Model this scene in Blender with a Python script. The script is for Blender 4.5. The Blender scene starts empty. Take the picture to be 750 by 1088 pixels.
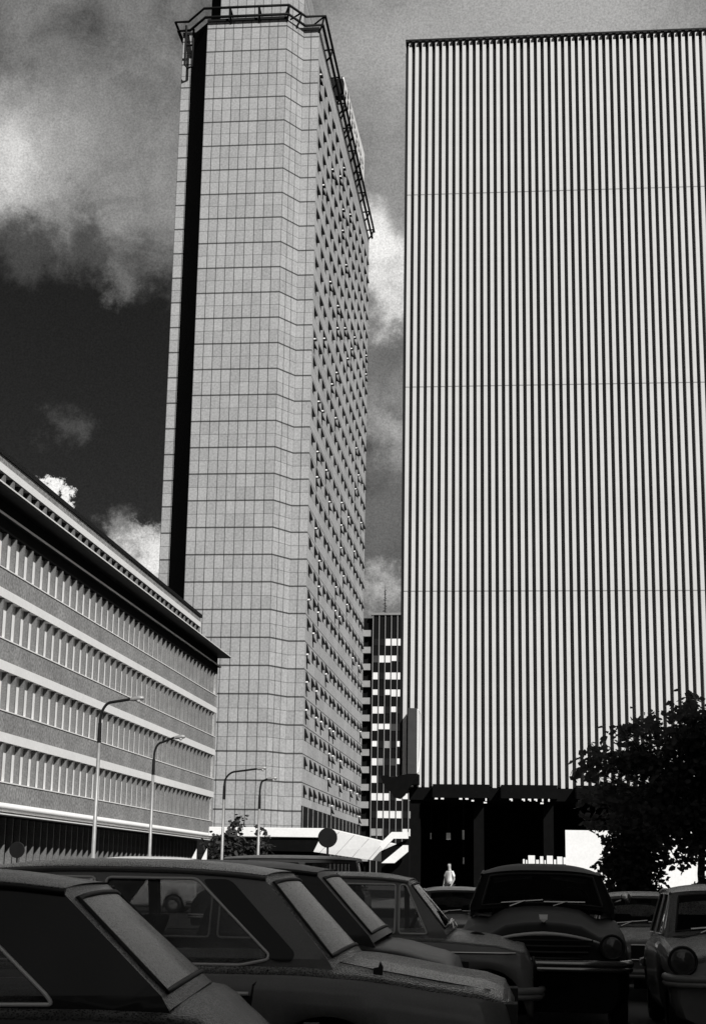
import bpy, bmesh, math, random
from mathutils import Vector, Matrix, geometry
R = math.radians
scn = bpy.context.scene
COL = scn.collection
rng = random.Random(7)

# ------------------------------------------------------------------ helpers
class MB:
    """collects shapes and links them as one mesh object"""
    def __init__(s): s.v = []; s.f = []; s.uv = {}; s.smooth = []
    def add(s, vs, fs, smooth=False):
        n = len(s.v); s.v += [tuple(v) for v in vs]
        for f in fs: s.f.append([i + n for i in f]); s.smooth.append(smooth)
        return s
    def box(s, x0, x1, y0, y1, z0, z1):
        v = [(x0,y0,z0),(x1,y0,z0),(x1,y1,z0),(x0,y1,z0),(x0,y0,z1),(x1,y0,z1),(x1,y1,z1),(x0,y1,z1)]
        return s.add(v, [(0,3,2,1),(4,5,6,7),(0,1,5,4),(1,2,6,5),(2,3,7,6),(3,0,4,7)])
    def prism(s, pts, off):
        """polygon pts (3D) extruded by vector off"""
        n = len(pts); o = Vector(off); a = [Vector(p) for p in pts]; b = [p + o for p in a]
        fs = [tuple(range(n))[::-1], tuple(range(n, 2*n))]
        for i in range(n): j = (i+1) % n; fs.append((i, j, j+n, i+n))
        return s.add(a + b, fs)
    def tube(s, pts, r, n=8, closed=False, caps=True):
        P = [Vector(p) for p in pts]; m = len(P)
        rr = r if isinstance(r, (list, tuple)) else [r]*m
        vs = []; fs = []; prev = None
        for i, p in enumerate(P):
            if closed: t = P[(i+1) % m] - P[i-1]
            else: t = P[min(i+1, m-1)] - P[max(i-1, 0)]
            t = t.normalized() if t.length > 1e-9 else Vector((0,0,1))
            if prev is None:
                a = Vector((0,0,1)) if abs(t.z) < .9 else Vector((1,0,0))
                u = t.cross(a).normalized()
            else:
                u = prev - t*prev.dot(t)
                u = u.normalized() if u.length > 1e-6 else t.orthogonal().normalized()
            prev = u; w = t.cross(u)
            for k in range(n):
                an = 2*math.pi*k/n
                vs.append(p + (u*math.cos(an) + w*math.sin(an))*rr[i])
        for i in range(m if closed else m-1):
            j = (i+1) % m
            for k in range(n):
                l = (k+1) % n
                fs.append((i*n+k, i*n+l, j*n+l, j*n+k))
        s.add(vs, fs, True)
        if caps and not closed:
            s.add(vs[:n], [tuple(range(n))[::-1]]); s.add(vs[-n:], [tuple(range(n))])
        return s
    def grid(s, fn, nu, nv, keep=None, smooth=True, flip=False):
        vs = [fn(i/nu, j/nv) for j in range(nv+1) for i in range(nu+1)]
        fs = []
        for j in range(nv):
            for i in range(nu):
                if keep and not keep(i, j): continue
                f = (j*(nu+1)+i, j*(nu+1)+i+1, (j+1)*(nu+1)+i+1, (j+1)*(nu+1)+i)
                fs.append(f[::-1] if flip else f)
        return s.add(vs, fs, smooth)
    def lathe(s, prof, c=(0,0,0), n=24, axis='z'):
        vs = []; fs = []
        for r, h in prof:
            for k in range(n):
                a = 2*math.pi*k/n; x, y = r*math.cos(a), r*math.sin(a)
                p = (x, y, h) if axis == 'z' else ((h, x, y) if axis == 'x' else (x, h, y))
                vs.append((p[0]+c[0], p[1]+c[1], p[2]+c[2]))
        for i in range(len(prof)-1):
            for k in range(n):
                l = (k+1) % n; fs.append((i*n+k, i*n+l, (i+1)*n+l, (i+1)*n+k))
        return s.add(vs, fs, True)
    def flat(s): s.smooth = [False]*len(s.smooth); return s
    def build(s, name, m, parent=None, bevel=0, recalc=True, weld=False):
        me = bpy.data.meshes.new(name); me.from_pydata(s.v, [], s.f)
        bm = bmesh.new(); bm.from_mesh(me)
        bm.faces.ensure_lookup_table()
        for f, sm in zip(bm.faces, s.smooth): f.smooth = sm
        if weld: bmesh.ops.remove_doubles(bm, verts=bm.verts, dist=.0005)
        if recalc: bmesh.ops.recalc_face_normals(bm, faces=bm.faces)
        if bevel: bmesh.ops.bevel(bm, geom=[e for e in bm.edges if e.calc_face_angle(0) > .5], offset=bevel, segments=2, affect='EDGES', profile=.5)
        bm.to_mesh(me); bm.free()
        o = bpy.data.objects.new(name, me); COL.objects.link(o)
        if m: me.materials.append(m)
        if parent: o.parent = parent
        return o

def tag(o, label, cat, group=None, kind=None):
    if label: o['label'] = label
    if cat: o['category'] = cat
    if group: o['group'] = group
    if kind: o['kind'] = kind
    return o
def thing(name, label, cat, loc=(0,0,0), rz=0, group=None):
    o = bpy.data.objects.new(name, None); COL.objects.link(o)
    o.location = loc; o.rotation_euler = (0,0,rz); o.empty_display_size = .2
    return tag(o, label, cat, group)
def copy_part(o, parent, loc):
    c = o.copy(); COL.objects.link(c); c.parent = parent; c.location = loc
    return c

# ------------------------------------------------------------------ materials (black and white photograph: neutral greys)
def nodes(m):
    m.use_nodes = True; nt = m.node_tree; return nt, nt.nodes, nt.links
def mat(name, g, rough=.7, metal=0, coat=0, spec=.5, var=0, vscale=3., bump=0, bscale=40., fine=0, fscale=60.):
    m = bpy.data.materials.new(name); nt, N, L = nodes(m)
    b = N['Principled BSDF']
    b.inputs['Base Color'].default_value = (g, g*.992, g*.98, 1)
    b.inputs['Roughness'].default_value = rough; b.inputs['Metallic'].default_value = metal
    b.inputs['Coat Weight'].default_value = coat; b.inputs['Coat Roughness'].default_value = .08
    b.inputs['Specular IOR Level'].default_value = spec
    tc = N.new('ShaderNodeTexCoord')
    if var or fine:
        n = N.new('ShaderNodeTexNoise'); n.inputs['Scale'].default_value = vscale; n.inputs['Detail'].default_value = 6
        n.inputs['Roughness'].default_value = .65
        L.new(tc.outputs['Object'], n.inputs['Vector'])
        n2 = N.new('ShaderNodeTexNoise'); n2.inputs['Scale'].default_value = fscale; n2.inputs['Detail'].default_value = 2
        L.new(tc.outputs['Object'], n2.inputs['Vector'])
        mr = N.new('ShaderNodeMapRange'); mr.inputs['From Min'].default_value = .3; mr.inputs['From Max'].default_value = .7
        mr.inputs['To Min'].default_value = 1-var; mr.inputs['To Max'].default_value = 1+var
        L.new(n.outputs['Fac'], mr.inputs['Value'])
        mr2 = N.new('ShaderNodeMapRange'); mr2.inputs['From Min'].default_value = .3; mr2.inputs['From Max'].default_value = .7
        mr2.inputs['To Min'].default_value = 1-fine; mr2.inputs['To Max'].default_value = 1+fine
        L.new(n2.outputs['Fac'], mr2.inputs['Value'])
        mu = N.new('ShaderNodeMath'); mu.operation = 'MULTIPLY'; L.new(mr.outputs[0], mu.inputs[0]); L.new(mr2.outputs[0], mu.inputs[1])
        mu2 = N.new('ShaderNodeMath'); mu2.operation = 'MULTIPLY'; L.new(mu.outputs[0], mu2.inputs[0]); mu2.inputs[1].default_value = g
        cc = N.new('ShaderNodeCombineColor')
        for k, t in enumerate((1, .992, .98)):
            q = N.new('ShaderNodeMath'); q.operation = 'MULTIPLY'; q.inputs[1].default_value = t
            L.new(mu2.outputs[0], q.inputs[0]); L.new(q.outputs[0], cc.inputs[k])
        L.new(cc.outputs[0], b.inputs['Base Color'])
    if bump:
        n3 = N.new('ShaderNodeTexNoise'); n3.inputs['Scale'].default_value = bscale; n3.inputs['Detail'].default_value = 4
        L.new(tc.outputs['Object'], n3.inputs['Vector'])
        bp = N.new('ShaderNodeBump'); bp.inputs['Strength'].default_value = bump; bp.inputs['Distance'].default_value = .02
        L.new(n3.outputs['Fac'], bp.inputs['Height']); L.new(bp.outputs[0], b.inputs['Normal'])
    return m
def mth(N, L, op, a, b=None, clamp=False):
    n = N.new('ShaderNodeMath'); n.operation = op; n.use_clamp = clamp
    for i, x in enumerate((a, b)):
        if x is None: continue
        if isinstance(x, (int, float)): n.inputs[i].default_value = x
        else: L.new(x, n.inputs[i])
    return n.outputs[0]

def glass_mat(name, tint=.55, rough=.02, dirt=0., dirt_g=.3):
    m = bpy.data.materials.new(name); nt, N, L = nodes(m)
    N.remove(N['Principled BSDF']); out = N['Material Output']
    tr = N.new('ShaderNodeBsdfTransparent'); tr.inputs[0].default_value = (tint,)*3 + (1,)
    gl = N.new('ShaderNodeBsdfGlossy'); gl.inputs['Roughness'].default_value = rough; gl.inputs[0].default_value = (.9,.9,.9,1)
    fr = N.new('ShaderNodeFresnel'); fr.inputs['IOR'].default_value = 1.5
    mx = N.new('ShaderNodeMixShader'); L.new(fr.outputs[0], mx.inputs[0]); L.new(tr.outputs[0], mx.inputs[1]); L.new(gl.outputs[0], mx.inputs[2])
    last = mx
    if dirt:
        # dew and droplets: a rough pale film with clear run-off specks
        df = N.new('ShaderNodeBsdfPrincipled'); df.inputs['Roughness'].default_value = .3
        df.inputs['Base Color'].default_value = (dirt_g, dirt_g, dirt_g*.98, 1)
        tc = N.new('ShaderNodeTexCoord')
        vo = N.new('ShaderNodeTexVoronoi'); vo.inputs['Scale'].default_value = 75; L.new(tc.outputs['Object'], vo.inputs['Vector'])
        no = N.new('ShaderNodeTexNoise'); no.inputs['Scale'].default_value = 9; no.inputs['Detail'].default_value = 8; L.new(tc.outputs['Object'], no.inputs['Vector'])
        no2 = N.new('ShaderNodeTexNoise'); no2.inputs['Scale'].default_value = 130; no2.inputs['Detail'].default_value = 2; L.new(tc.outputs['Object'], no2.inputs['Vector'])
        d = mth(N, L, 'MULTIPLY', mth(N, L, 'LESS_THAN', vo.outputs['Distance'], .33), .35)
        f = mth(N, L, 'ADD', mth(N, L, 'MULTIPLY', no.outputs['Fac'], .7), mth(N, L, 'MULTIPLY', no2.outputs['Fac'], .9))
        f = mth(N, L, 'SUBTRACT', f, d)
        f = mth(N, L, 'MULTIPLY', f, dirt, True)
        bp = N.new('ShaderNodeBump'); bp.inputs['Strength'].default_value = .6; bp.inputs['Distance'].default_value = .004
        L.new(vo.outputs['Distance'], bp.inputs['Height']); L.new(bp.outputs[0], df.inputs['Normal'])
        m2 = N.new('ShaderNodeMixShader'); L.new(f, m2.inputs[0]); L.new(mx.outputs[0], m2.inputs[1]); L.new(df.outputs[0], m2.inputs[2])
        last = m2
    L.new(last.outputs[0], out.inputs['Surface'])
    return m

def paint(name, g, rough=.32, dew=0., coat=.6):  # dew sets the pale tint on upward faces: dew with sky sheen painted in
    m = mat(name, g, rough, coat=coat, var=.12, vscale=5, fine=.1, fscale=150)
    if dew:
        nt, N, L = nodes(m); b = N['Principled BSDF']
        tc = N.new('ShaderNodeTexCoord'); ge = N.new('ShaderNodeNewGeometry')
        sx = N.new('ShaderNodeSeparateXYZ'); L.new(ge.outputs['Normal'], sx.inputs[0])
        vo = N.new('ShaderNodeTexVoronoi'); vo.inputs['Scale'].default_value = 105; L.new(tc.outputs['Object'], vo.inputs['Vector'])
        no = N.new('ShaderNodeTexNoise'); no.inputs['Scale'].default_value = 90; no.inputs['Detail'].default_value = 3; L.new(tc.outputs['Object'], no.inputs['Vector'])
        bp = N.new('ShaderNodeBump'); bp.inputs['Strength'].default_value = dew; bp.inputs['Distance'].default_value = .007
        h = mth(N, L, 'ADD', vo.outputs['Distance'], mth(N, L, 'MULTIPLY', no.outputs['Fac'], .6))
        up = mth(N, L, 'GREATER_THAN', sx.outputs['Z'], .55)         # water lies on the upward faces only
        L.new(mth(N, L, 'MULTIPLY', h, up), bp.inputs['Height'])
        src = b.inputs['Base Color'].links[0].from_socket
        mx = N.new('ShaderNodeMix'); mx.data_type = 'RGBA'; L.new(src, mx.inputs['A']); mx.inputs['B'].default_value = (.8,.8,.79,1)  # pale tint on upward faces paints in sky sheen on the dew
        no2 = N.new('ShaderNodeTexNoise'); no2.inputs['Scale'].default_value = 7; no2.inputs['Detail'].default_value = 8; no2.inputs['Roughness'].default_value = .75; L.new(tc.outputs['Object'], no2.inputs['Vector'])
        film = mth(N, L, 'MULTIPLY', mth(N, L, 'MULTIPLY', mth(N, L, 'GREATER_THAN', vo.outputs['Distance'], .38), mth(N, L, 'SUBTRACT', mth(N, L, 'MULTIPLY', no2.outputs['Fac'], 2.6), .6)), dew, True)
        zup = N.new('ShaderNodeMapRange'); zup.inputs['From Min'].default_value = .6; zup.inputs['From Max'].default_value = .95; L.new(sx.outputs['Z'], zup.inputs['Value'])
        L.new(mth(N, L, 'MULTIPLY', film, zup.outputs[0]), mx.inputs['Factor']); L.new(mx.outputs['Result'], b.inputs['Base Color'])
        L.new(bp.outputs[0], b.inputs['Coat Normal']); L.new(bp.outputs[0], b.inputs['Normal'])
    return m

def panel_mat(name, g, pu, pv, z0, lw_u=.03, lw_v=.10):
    """precast cladding: thin vertical joints every pu metres along the wall, bold storey joints every pv, faint mid joint; UV are metres"""
    m = bpy.data.materials.new(name); nt, N, L = nodes(m); b = N['Principled BSDF']
    b.inputs['Roughness'].default_value = .75
    tc = N.new('ShaderNodeTexCoord'); sp = N.new('ShaderNodeSeparateXYZ'); L.new(tc.outputs['UV'], sp.inputs[0])
    u = mth(N, L, 'DIVIDE', sp.outputs[0], pu); v = mth(N, L, 'DIVIDE', mth(N, L, 'SUBTRACT', sp.outputs[1], z0), pv)
    fu = mth(N, L, 'FRACT', u); fv = mth(N, L, 'FRACT', v)
    du = mth(N, L, 'ABSOLUTE', mth(N, L, 'SUBTRACT', fu, .5)); dv = mth(N, L, 'ABSOLUTE', mth(N, L, 'SUBTRACT', fv, .5))
    lu = mth(N, L, 'GREATER_THAN', du, .5 - lw_u/pu); lv = mth(N, L, 'GREATER_THAN', dv, .5 - lw_v/pv)
    lm = mth(N, L, 'LESS_THAN', dv, .045/pv)
    cu = mth(N, L, 'FLOOR', u); cv = mth(N, L, 'FLOOR', mth(N, L, 'MULTIPLY', v, 2))
    cx = N.new('ShaderNodeCombineXYZ'); L.new(cu, cx.inputs[0]); L.new(cv, cx.inputs[1])
    wn = N.new('ShaderNodeTexWhiteNoise'); wn.noise_dimensions = '2D'; L.new(cx.outputs[0], wn.inputs['Vector'])
    no = N.new('ShaderNodeTexNoise'); no.inputs['Scale'].default_value = .5; no.inputs['Detail'].default_value = 9; no.inputs['Roughness'].default_value = .7
    L.new(tc.outputs['Object'], no.inputs['Vector'])
    no2 = N.new('ShaderNodeTexNoise'); no2.inputs['Scale'].default_value = 4; no2.inputs['Detail'].default_value = 3
    L.new(tc.outputs['Object'], no2.inputs['Vector'])
    # faint vertical weather streaks
    mp = N.new('ShaderNodeMapping'); mp.inputs['Scale'].default_value = (1.3, 1.3, .05); L.new(tc.outputs['Object'], mp.inputs['Vector'])
    ns = N.new('ShaderNodeTexNoise'); ns.inputs['Scale'].default_value = 1.; ns.inputs['Detail'].default_value = 5; L.new(mp.outputs[0], ns.inputs['Vector'])
    base = mth(N, L, 'ADD', g*.57, mth(N, L, 'MULTIPLY', wn.outputs['Value'], g*.2))
    base = mth(N, L, 'ADD', base, mth(N, L, 'MULTIPLY', no.outputs['Fac'], g*.28))
    base = mth(N, L, 'ADD', base, mth(N, L, 'MULTIPLY', mth(N, L, 'SUBTRACT', no2.outputs['Fac'], .35), g*.95))
    base = mth(N, L, 'ADD', base, mth(N, L, 'MULTIPLY', ns.outputs['Fac'], g*.16))
    k = mth(N, L, 'SUBTRACT', 1., mth(N, L, 'MULTIPLY', lu, .8))
    k = mth(N, L, 'MULTIPLY', k, mth(N, L, 'SUBTRACT', 1., mth(N, L, 'MULTIPLY', lv, .85)))
    k = mth(N, L, 'MULTIPLY', k, mth(N, L, 'SUBTRACT', 1., mth(N, L, 'MULTIPLY', lm, .5)))
    base = mth(N, L, 'MULTIPLY', base, k)
    cc = N.new('ShaderNodeCombineColor')
    for i in range(3): L.new(base, cc.inputs[i])
    L.new(cc.outputs[0], b.inputs['Base Color'])
    return m

M = dict(
    asphalt=mat('asphalt', .045, .9, var=.25, vscale=.6, fine=.3, fscale=60, bump=.3, bscale=60),
    paving=mat('paving', .10, .9, var=.2, vscale=.8, fine=.2, bump=.2),
    kerb=mat('kerbstone', .22, .85, var=.15, fine=.15),
    conc=mat('concrete', .30, .85, var=.18, vscale=.7, fine=.25, fscale=9, bump=.3, bscale=12),
    spandrel=mat('pebbledash', .235, .9, var=.25, vscale=.45, fine=.45, fscale=6, bump=.6, bscale=14),
    finc=mat('fin_concrete', .14, .85, var=.2, vscale=1.2, fine=.25, fscale=12),
    white=mat('white_paint', .80, .6, var=.05, vscale=.5, fine=.04, fscale=6),
    rib=None, slot=mat('slot_glazing', .05, .5, spec=.4, var=.3, vscale=.4),
    blind=mat('pale_window_blind', .82, .5, var=.1, vscale=.9),
    darkmetal=mat('dark_metal', .008, .6, spec=.15, var=.2),
    darkglass=mat('dark_glazing', .006, .4, spec=.12),
    blackwall=mat('dark_wall_and_shade', .004, .85, spec=.05, var=.2),
    steel=mat('galvanised_steel', .28, .45, metal=.2, var=.15, vscale=4),
    chrome=mat('chrome', .75, .12, metal=1),
    bright=mat('polished_brightwork', .9, .35, metal=.1, coat=.5),
    darkchrome=mat('dull_chrome', .35, .2, metal=1),
    rubber=mat('rubber', .012, .6),
    trim=mat('black_trim', .008, .45),
    seat=mat('seat_fabric', .05, .9, var=.2),
    lens=mat('headlamp_lens', .06, .1, coat=.8),
    lampglass=mat('lamp_glass', .5, .2),
    bark=mat('bark', .025, .95, var=.3, vscale=6, bump=.8, bscale=20),
    leaf=mat('leaf', .10, .5, spec=.4, var=.35, vscale=1.5),
    leaf2=mat('leaf_shrub', .05, .7, spec=.2, var=.35, vscale=2),
    skin=mat('skin', .35, .6), cloth=mat('white_shirt', .8, .8), trousers=mat('dark_trousers', .03, .85), hair=mat('dark_hair', .01, .6),
    sign=mat('sign_grey', .05, .8, spec=.15, var=.15, vscale=1.5, fine=.1),
)
M['tower'] = panel_mat('tower_cladding', .33, 1.168, 3.339, 8.78, lw_u=.05)
M['towerside'] = panel_mat('tower_side_cladding', .40, 4.8, 3.339, 8.78, lw_u=.03, lw_v=.06)  # same cladding, colour lightened to make up for weaker sun on the sides
def rib_mat():
    m = mat('white_rib', .58, .55, var=.04, vscale=.3, fine=.03, fscale=3); nt, N, L = nodes(m); b = N['Principled BSDF']
    src = b.inputs['Base Color'].links[0].from_socket
    tc = N.new('ShaderNodeTexCoord'); sp = N.new('ShaderNodeSeparateXYZ'); L.new(tc.outputs['Object'], sp.inputs[0])
    z = mth(N, L, 'FRACT', mth(N, L, 'DIVIDE', mth(N, L, 'SUBTRACT', sp.outputs[2], 13.83), 15.4))   # panel joints
    j = mth(N, L, 'LESS_THAN', mth(N, L, 'ABSOLUTE', mth(N, L, 'SUBTRACT', z, .5)), .0028)
    mx = N.new('ShaderNodeMix'); mx.data_type = 'RGBA'; L.new(mth(N, L, 'MULTIPLY', j, .75), mx.inputs['Factor'])
    L.new(src, mx.inputs['A']); mx.inputs['B'].default_value = (.1,.1,.1,1)
    L.new(mx.outputs['Result'], b.inputs['Base Color']); return m
M['rib'] = rib_mat()
M['cglass'] = glass_mat('car_glass', .55)
M['dew'] = glass_mat('dewy_glass', .4, .1, 1.0, .42)

# ------------------------------------------------------------------ camera
YAW, PITCH, ROLL = R(6.2), math.atan(387/1650.), R(.94)
fw0 = Vector((-math.sin(YAW), math.cos(YAW), 0)); rt0 = Vector((math.cos(YAW), math.sin(YAW), 0)); up0 = Vector((0,0,1))
fw = fw0*math.cos(PITCH) + up0*math.sin(PITCH); up1 = up0*math.cos(PITCH) - fw0*math.sin(PITCH)
rt = rt0*math.cos(ROLL) + up1*math.sin(ROLL); up = up1*math.cos(ROLL) - rt0*math.sin(ROLL)
EYE = Vector((0,0,1.48))
cd = bpy.data.cameras.new('camera'); cam = bpy.data.objects.new('camera', cd); COL.objects.link(cam)
m3 = Matrix((rt, up, -fw)).transposed(); cam.matrix_world = Matrix.Translation(EYE) @ m3.to_4x4()
cd.sensor_fit = 'VERTICAL'; cd.sensor_height = 36; cd.lens = 36*1650/1088; cd.clip_start = .1; cd.clip_end = 8000
scn.camera = cam

# ------------------------------------------------------------------ sun and sky
SUN = Vector((1, -1.4, 1.4)).normalized()
ld = bpy.data.lights.new('sun', 'SUN'); ld.energy = 4.4; ld.angle = R(.5); ld.color = (1, .992, .975)
lo = bpy.data.objects.new('sun', ld); COL.objects.link(lo); lo.rotation_euler = SUN.to_track_quat('Z', 'Y').to_euler(); lo.location = (60,-60,80)
w = bpy.data.worlds.new('World'); scn.world = w; w.use_nodes = True
N, L = w.node_tree.nodes, w.node_tree.links
bg = N['Background']; bg.inputs['Strength'].default_value = .1
sky = N.new('ShaderNodeTexSky'); sky.sky_type = 'NISHITA'; sky.sun_disc = False
sky.sun_elevation = math.asin(SUN.z); sky.sun_rotation = math.atan2(SUN.x, SUN.y)
tc = N.new('ShaderNodeTexCoord'); V = tc.outputs['Generated']
sc_ = N.new('ShaderNodeSeparateColor'); L.new(sky.outputs[0], sc_.inputs[0])
clear = mth(N, L, 'MULTIPLY', sc_.outputs[0], .075)                      # red-filter rendering of a blue sky: only the red channel
def noise(scale, det, rough=.55, dist=0, off=(0,0,0), sc=(1,1,1)):
    mp = N.new('ShaderNodeMapping'); mp.inputs['Location'].default_value = off; mp.inputs['Scale'].default_value = sc; L.new(V, mp.inputs['Vector'])
    n = N.new('ShaderNodeTexNoise'); n.inputs['Scale'].default_value = scale; n.inputs['Detail'].default_value = det
    n.inputs['Roughness'].default_value = rough; n.inputs['Distortion'].default_value = dist
    L.new(mp.outputs[0], n.inputs['Vector']); return n.outputs['Fac']
def smooth(x, a, b, lo=0, hi=1):
    n = N.new('ShaderNodeMapRange'); n.interpolation_type = 'SMOOTHSTEP'
    for k, q in zip(('From Min','From Max','To Min','To Max'), (a, b, lo, hi)): n.inputs[k].default_value = q
    L.new(x, n.inputs['Value']); return n.outputs[0]
sv = N.new('ShaderNodeSeparateXYZ'); L.new(V, sv.inputs[0])
elev = mth(N, L, 'MULTIPLY', mth(N, L, 'ARCSINE', sv.outputs[2]), 57.2958)
azim = mth(N, L, 'MULTIPLY', mth(N, L, 'ARCTAN2', sv.outputs[0], sv.outputs[1]), 57.2958)
n_big = noise(7, 10, .55, .4, (3.1,1.7,.4)); n_mid = noise(22, 12, .68, .5, (1,5,2)); n_grain = noise(900, 2, .6); n_soft = noise(3.2, 4, .5, .2, (8,2,5))
nz = mth(N, L, 'SUBTRACT', n_big, .5); nm = mth(N, L, 'SUBTRACT', n_mid, .5)
wm = N.new('ShaderNodeTexNoise'); wm.inputs['Scale'].default_value = 16; wm.inputs['Detail'].default_value = 9; wm.inputs['Roughness'].default_value = .7; L.new(V, wm.inputs['Vector'])
wa = N.new('ShaderNodeVectorMath'); wa.operation = 'MULTIPLY_ADD'; L.new(wm.outputs['Color'], wa.inputs[0]); wa.inputs[1].default_value = (.10,)*3
wb_ = N.new('ShaderNodeVectorMath'); wb_.operation = 'SUBTRACT'; L.new(V, wb_.inputs[0]); wb_.inputs[1].default_value = (.05,)*3; L.new(wb_.outputs[0], wa.inputs[2])
VW_ = wa.outputs[0]
sw_ = N.new('ShaderNodeSeparateXYZ'); L.new(VW_, sw_.inputs[0]); elevw = mth(N, L, 'MULTIPLY', sw_.outputs[2], 61.5)
lift = mth(N, L, 'MULTIPLY', mth(N, L, 'MAXIMUM', mth(N, L, 'ADD', azim, 10.2), 0), 4.5)
lift = mth(N, L, 'MINIMUM', lift, 16)
e2 = mth(N, L, 'ADD', mth(N, L, 'ADD', elevw, lift), mth(N, L, 'ADD', mth(N, L, 'MULTIPLY', nz, 5), mth(N, L, 'MULTIPLY', nm, 2)))
layer = mth(N, L, 'MULTIPLY', smooth(e2, 21.3, 24.6), mth(N, L, 'MULTIPLY', smooth(elev, 56, 80, 1, 0), mth(N, L, 'MAXIMUM', smooth(mth(N, L, 'ABSOLUTE', azim), 60, 105, 1, 0), smooth(mth(N, L, 'ABSOLUTE', azim), 120, 150, 0, 1))))  # rear azimuth term adds an unseen cloud bank to brighten the shaded cars
cl = mth(N, L, 'ADD', 1.75, mth(N, L, 'ADD', mth(N, L, 'MULTIPLY', nz, 5.0), mth(N, L, 'MULTIPLY', nm, 3.0)))
cl = mth(N, L, 'ADD', cl, mth(N, L, 'MULTIPLY', mth(N, L, 'SUBTRACT', n_soft, .5), 1.5))
cl = mth(N, L, 'MAXIMUM', cl, .35)
mixn = N.new('ShaderNodeMix'); mixn.data_type = 'FLOAT'
L.new(layer, mixn.inputs['Factor']); L.new(clear, mixn.inputs['A']); L.new(cl, mixn.inputs['B'])
skyv = mixn.outputs['Result']
def pix(u, v): return (fw + rt*((u-375)/1650) + up*((544-v)/1650)).normalized()
def blob(u, v, r, soft, val, rag=0., sq=None):
    """a cloud mass in a fixed compass direction: radius and softness in degrees, ragged by noise"""
    global skyv
    d = N.new('ShaderNodeVectorMath'); d.operation = 'DISTANCE'; L.new(VW_, d.inputs[0]); d.inputs[1].default_value = pix(u, v)
    x = mth(N, L, 'MULTIPLY', d.outputs['Value'], 57.2958)
    if rag: x = mth(N, L, 'ADD', x, mth(N, L, 'ADD', mth(N, L, 'MULTIPLY', nm, rag*2), mth(N, L, 'MULTIPLY', nz, rag)))
    f = smooth(x, r-soft, r+soft, 1, 0)
    mx = N.new('ShaderNodeMix'); mx.data_type = 'FLOAT'; L.new(f, mx.inputs['Factor']); L.new(skyv, mx.inputs['A']); mx.inputs['B'].default_value = val
    skyv = mx.outputs['Result']
for a in [(8,165,1.5,1.9,6.5,.8), (60,130,1.2,2.2,2.6,.8), (408,275,1.2,.9,7.2,.5), (412,318,1.0,.8,6.2,.8), (405,385,.9,1.0,1.2,.7), (404,462,.7,.8,2.9,1.0),
          (402,545,1.0,.9,1.2,.9), (401,618,.6,.6,3.9,.8), (52,520,.75,.12,7.6,.9), (78,538,.5,.1,7.4,.8), (158,590,1.25,.5,6.6,1.1), (140,560,.6,.7,1.6,1.2), (70,445,.4,.8,.75,1.0), (30,272,1.0,.9,.55,1.2), (95,268,.7,.9,.6,1.2), (132,288,.5,.6,1.25,1.0),
          (420,60,2.2,2.2,3.2,1.0), (590,5,4,2.5,3.3,1.0)]:
    blob(*a)
skyv = mth(N, L, 'MULTIPLY', skyv, mth(N, L, 'ADD', .5, mth(N, L, 'MULTIPLY', n_grain, 1.0)))
cc = N.new('ShaderNodeCombineColor')
for k, t in enumerate((1, .99, .97)): L.new(mth(N, L, 'MULTIPLY', skyv, t), cc.inputs[k])
L.new(cc.outputs[0], bg.inputs['Color'])
vs_ = scn.view_settings; vs_.view_transform = 'Standard'; vs_.look = 'None'; vs_.gamma = 1; vs_.exposure = .3; vs_.use_curve_mapping = False
scn.cycles.max_bounces = 5; scn.cycles.transparent_max_bounces = 12; scn.cycles.caustics_reflective = False; scn.cycles.caustics_refractive = False

# ------------------------------------------------------------------ ground
tag(MB().add([(-3000,-3000,0),(3000,-3000,0),(3000,5000,0),(-3000,5000,0)], [(0,1,2,3)]).build('ground', M['asphalt']), None, None, kind='structure')
pv = MB().box(-12, 5.5, -6, 13.4, -.2, .126); tag(pv.build('pavement', M['paving'], bevel=.01), None, None, kind='structure')
kb = MB().box(-12, 5.5, 13.403, 13.56, -.2, .13).box(5.503, 5.66, -6, 13.56, -.2, .13); tag(kb.build('kerb', M['kerb'], bevel=.01), None, None, kind='structure')
pz = MB().box(-7, 24, 60, 109.0, -.2, .3); tag(pz.build('plaza', M['paving']), None, None, kind='structure')
fp = MB().box(-25.4, -19.8, 40, 148, -.2, .12); tag(fp.build('footpath', M['paving']), None, None, kind='structure')

# ------------------------------------------------------------------ tall slab hotel tower
T = thing('hotel_tower', 'tall slab tower clad in pale panels with canted corners and rows of tilted windows', 'skyscraper', (-34.5, 180, 0))
def off(o, T=T):
    o.matrix_parent_inverse = Matrix.Translation(-Vector(T.location)); return o
# plan outline in metres, walked so that u runs along the wall
PL = [(-43.6,252.5),(-43.6,183),(-42.35,183),(-39.7,180),(-29.2,180),(-27.4,183),(-25.4,183),(-25.4,252.5)]
def walled(name, plan, z0, z1, mats, parent, u0=None):
    me = bpy.data.meshes.new(name); bm = bmesh.new(); uvl = bm.loops.layers.uv.new('metres')
    n = len(plan)
    for i in range(n):
        a, b = plan[i], plan[(i+1) % n]; d = math.dist(a, b)
        s = u0[i] if u0 else 0
        vs = [bm.verts.new(q) for q in ((*a, z0), (*b, z0), (*b, z1), (*a, z1))]
        f = bm.faces.new(vs); f.material_index = mats[i]
        for l, q in zip(f.loops, ((s, z0), (s+d, z0), (s+d, z1), (s, z1))): l[uvl].uv = q
    t = bm.faces.new([bm.verts.new((*p, z1)) for p in plan]); t.material_index = 0
    bmesh.ops.recalc_face_normals(bm, faces=bm.faces)
    bm.to_mesh(me); bm.free(); o = bpy.data.objects.new(name, me); COL.objects.link(o); o.parent = parent
    return o
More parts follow.
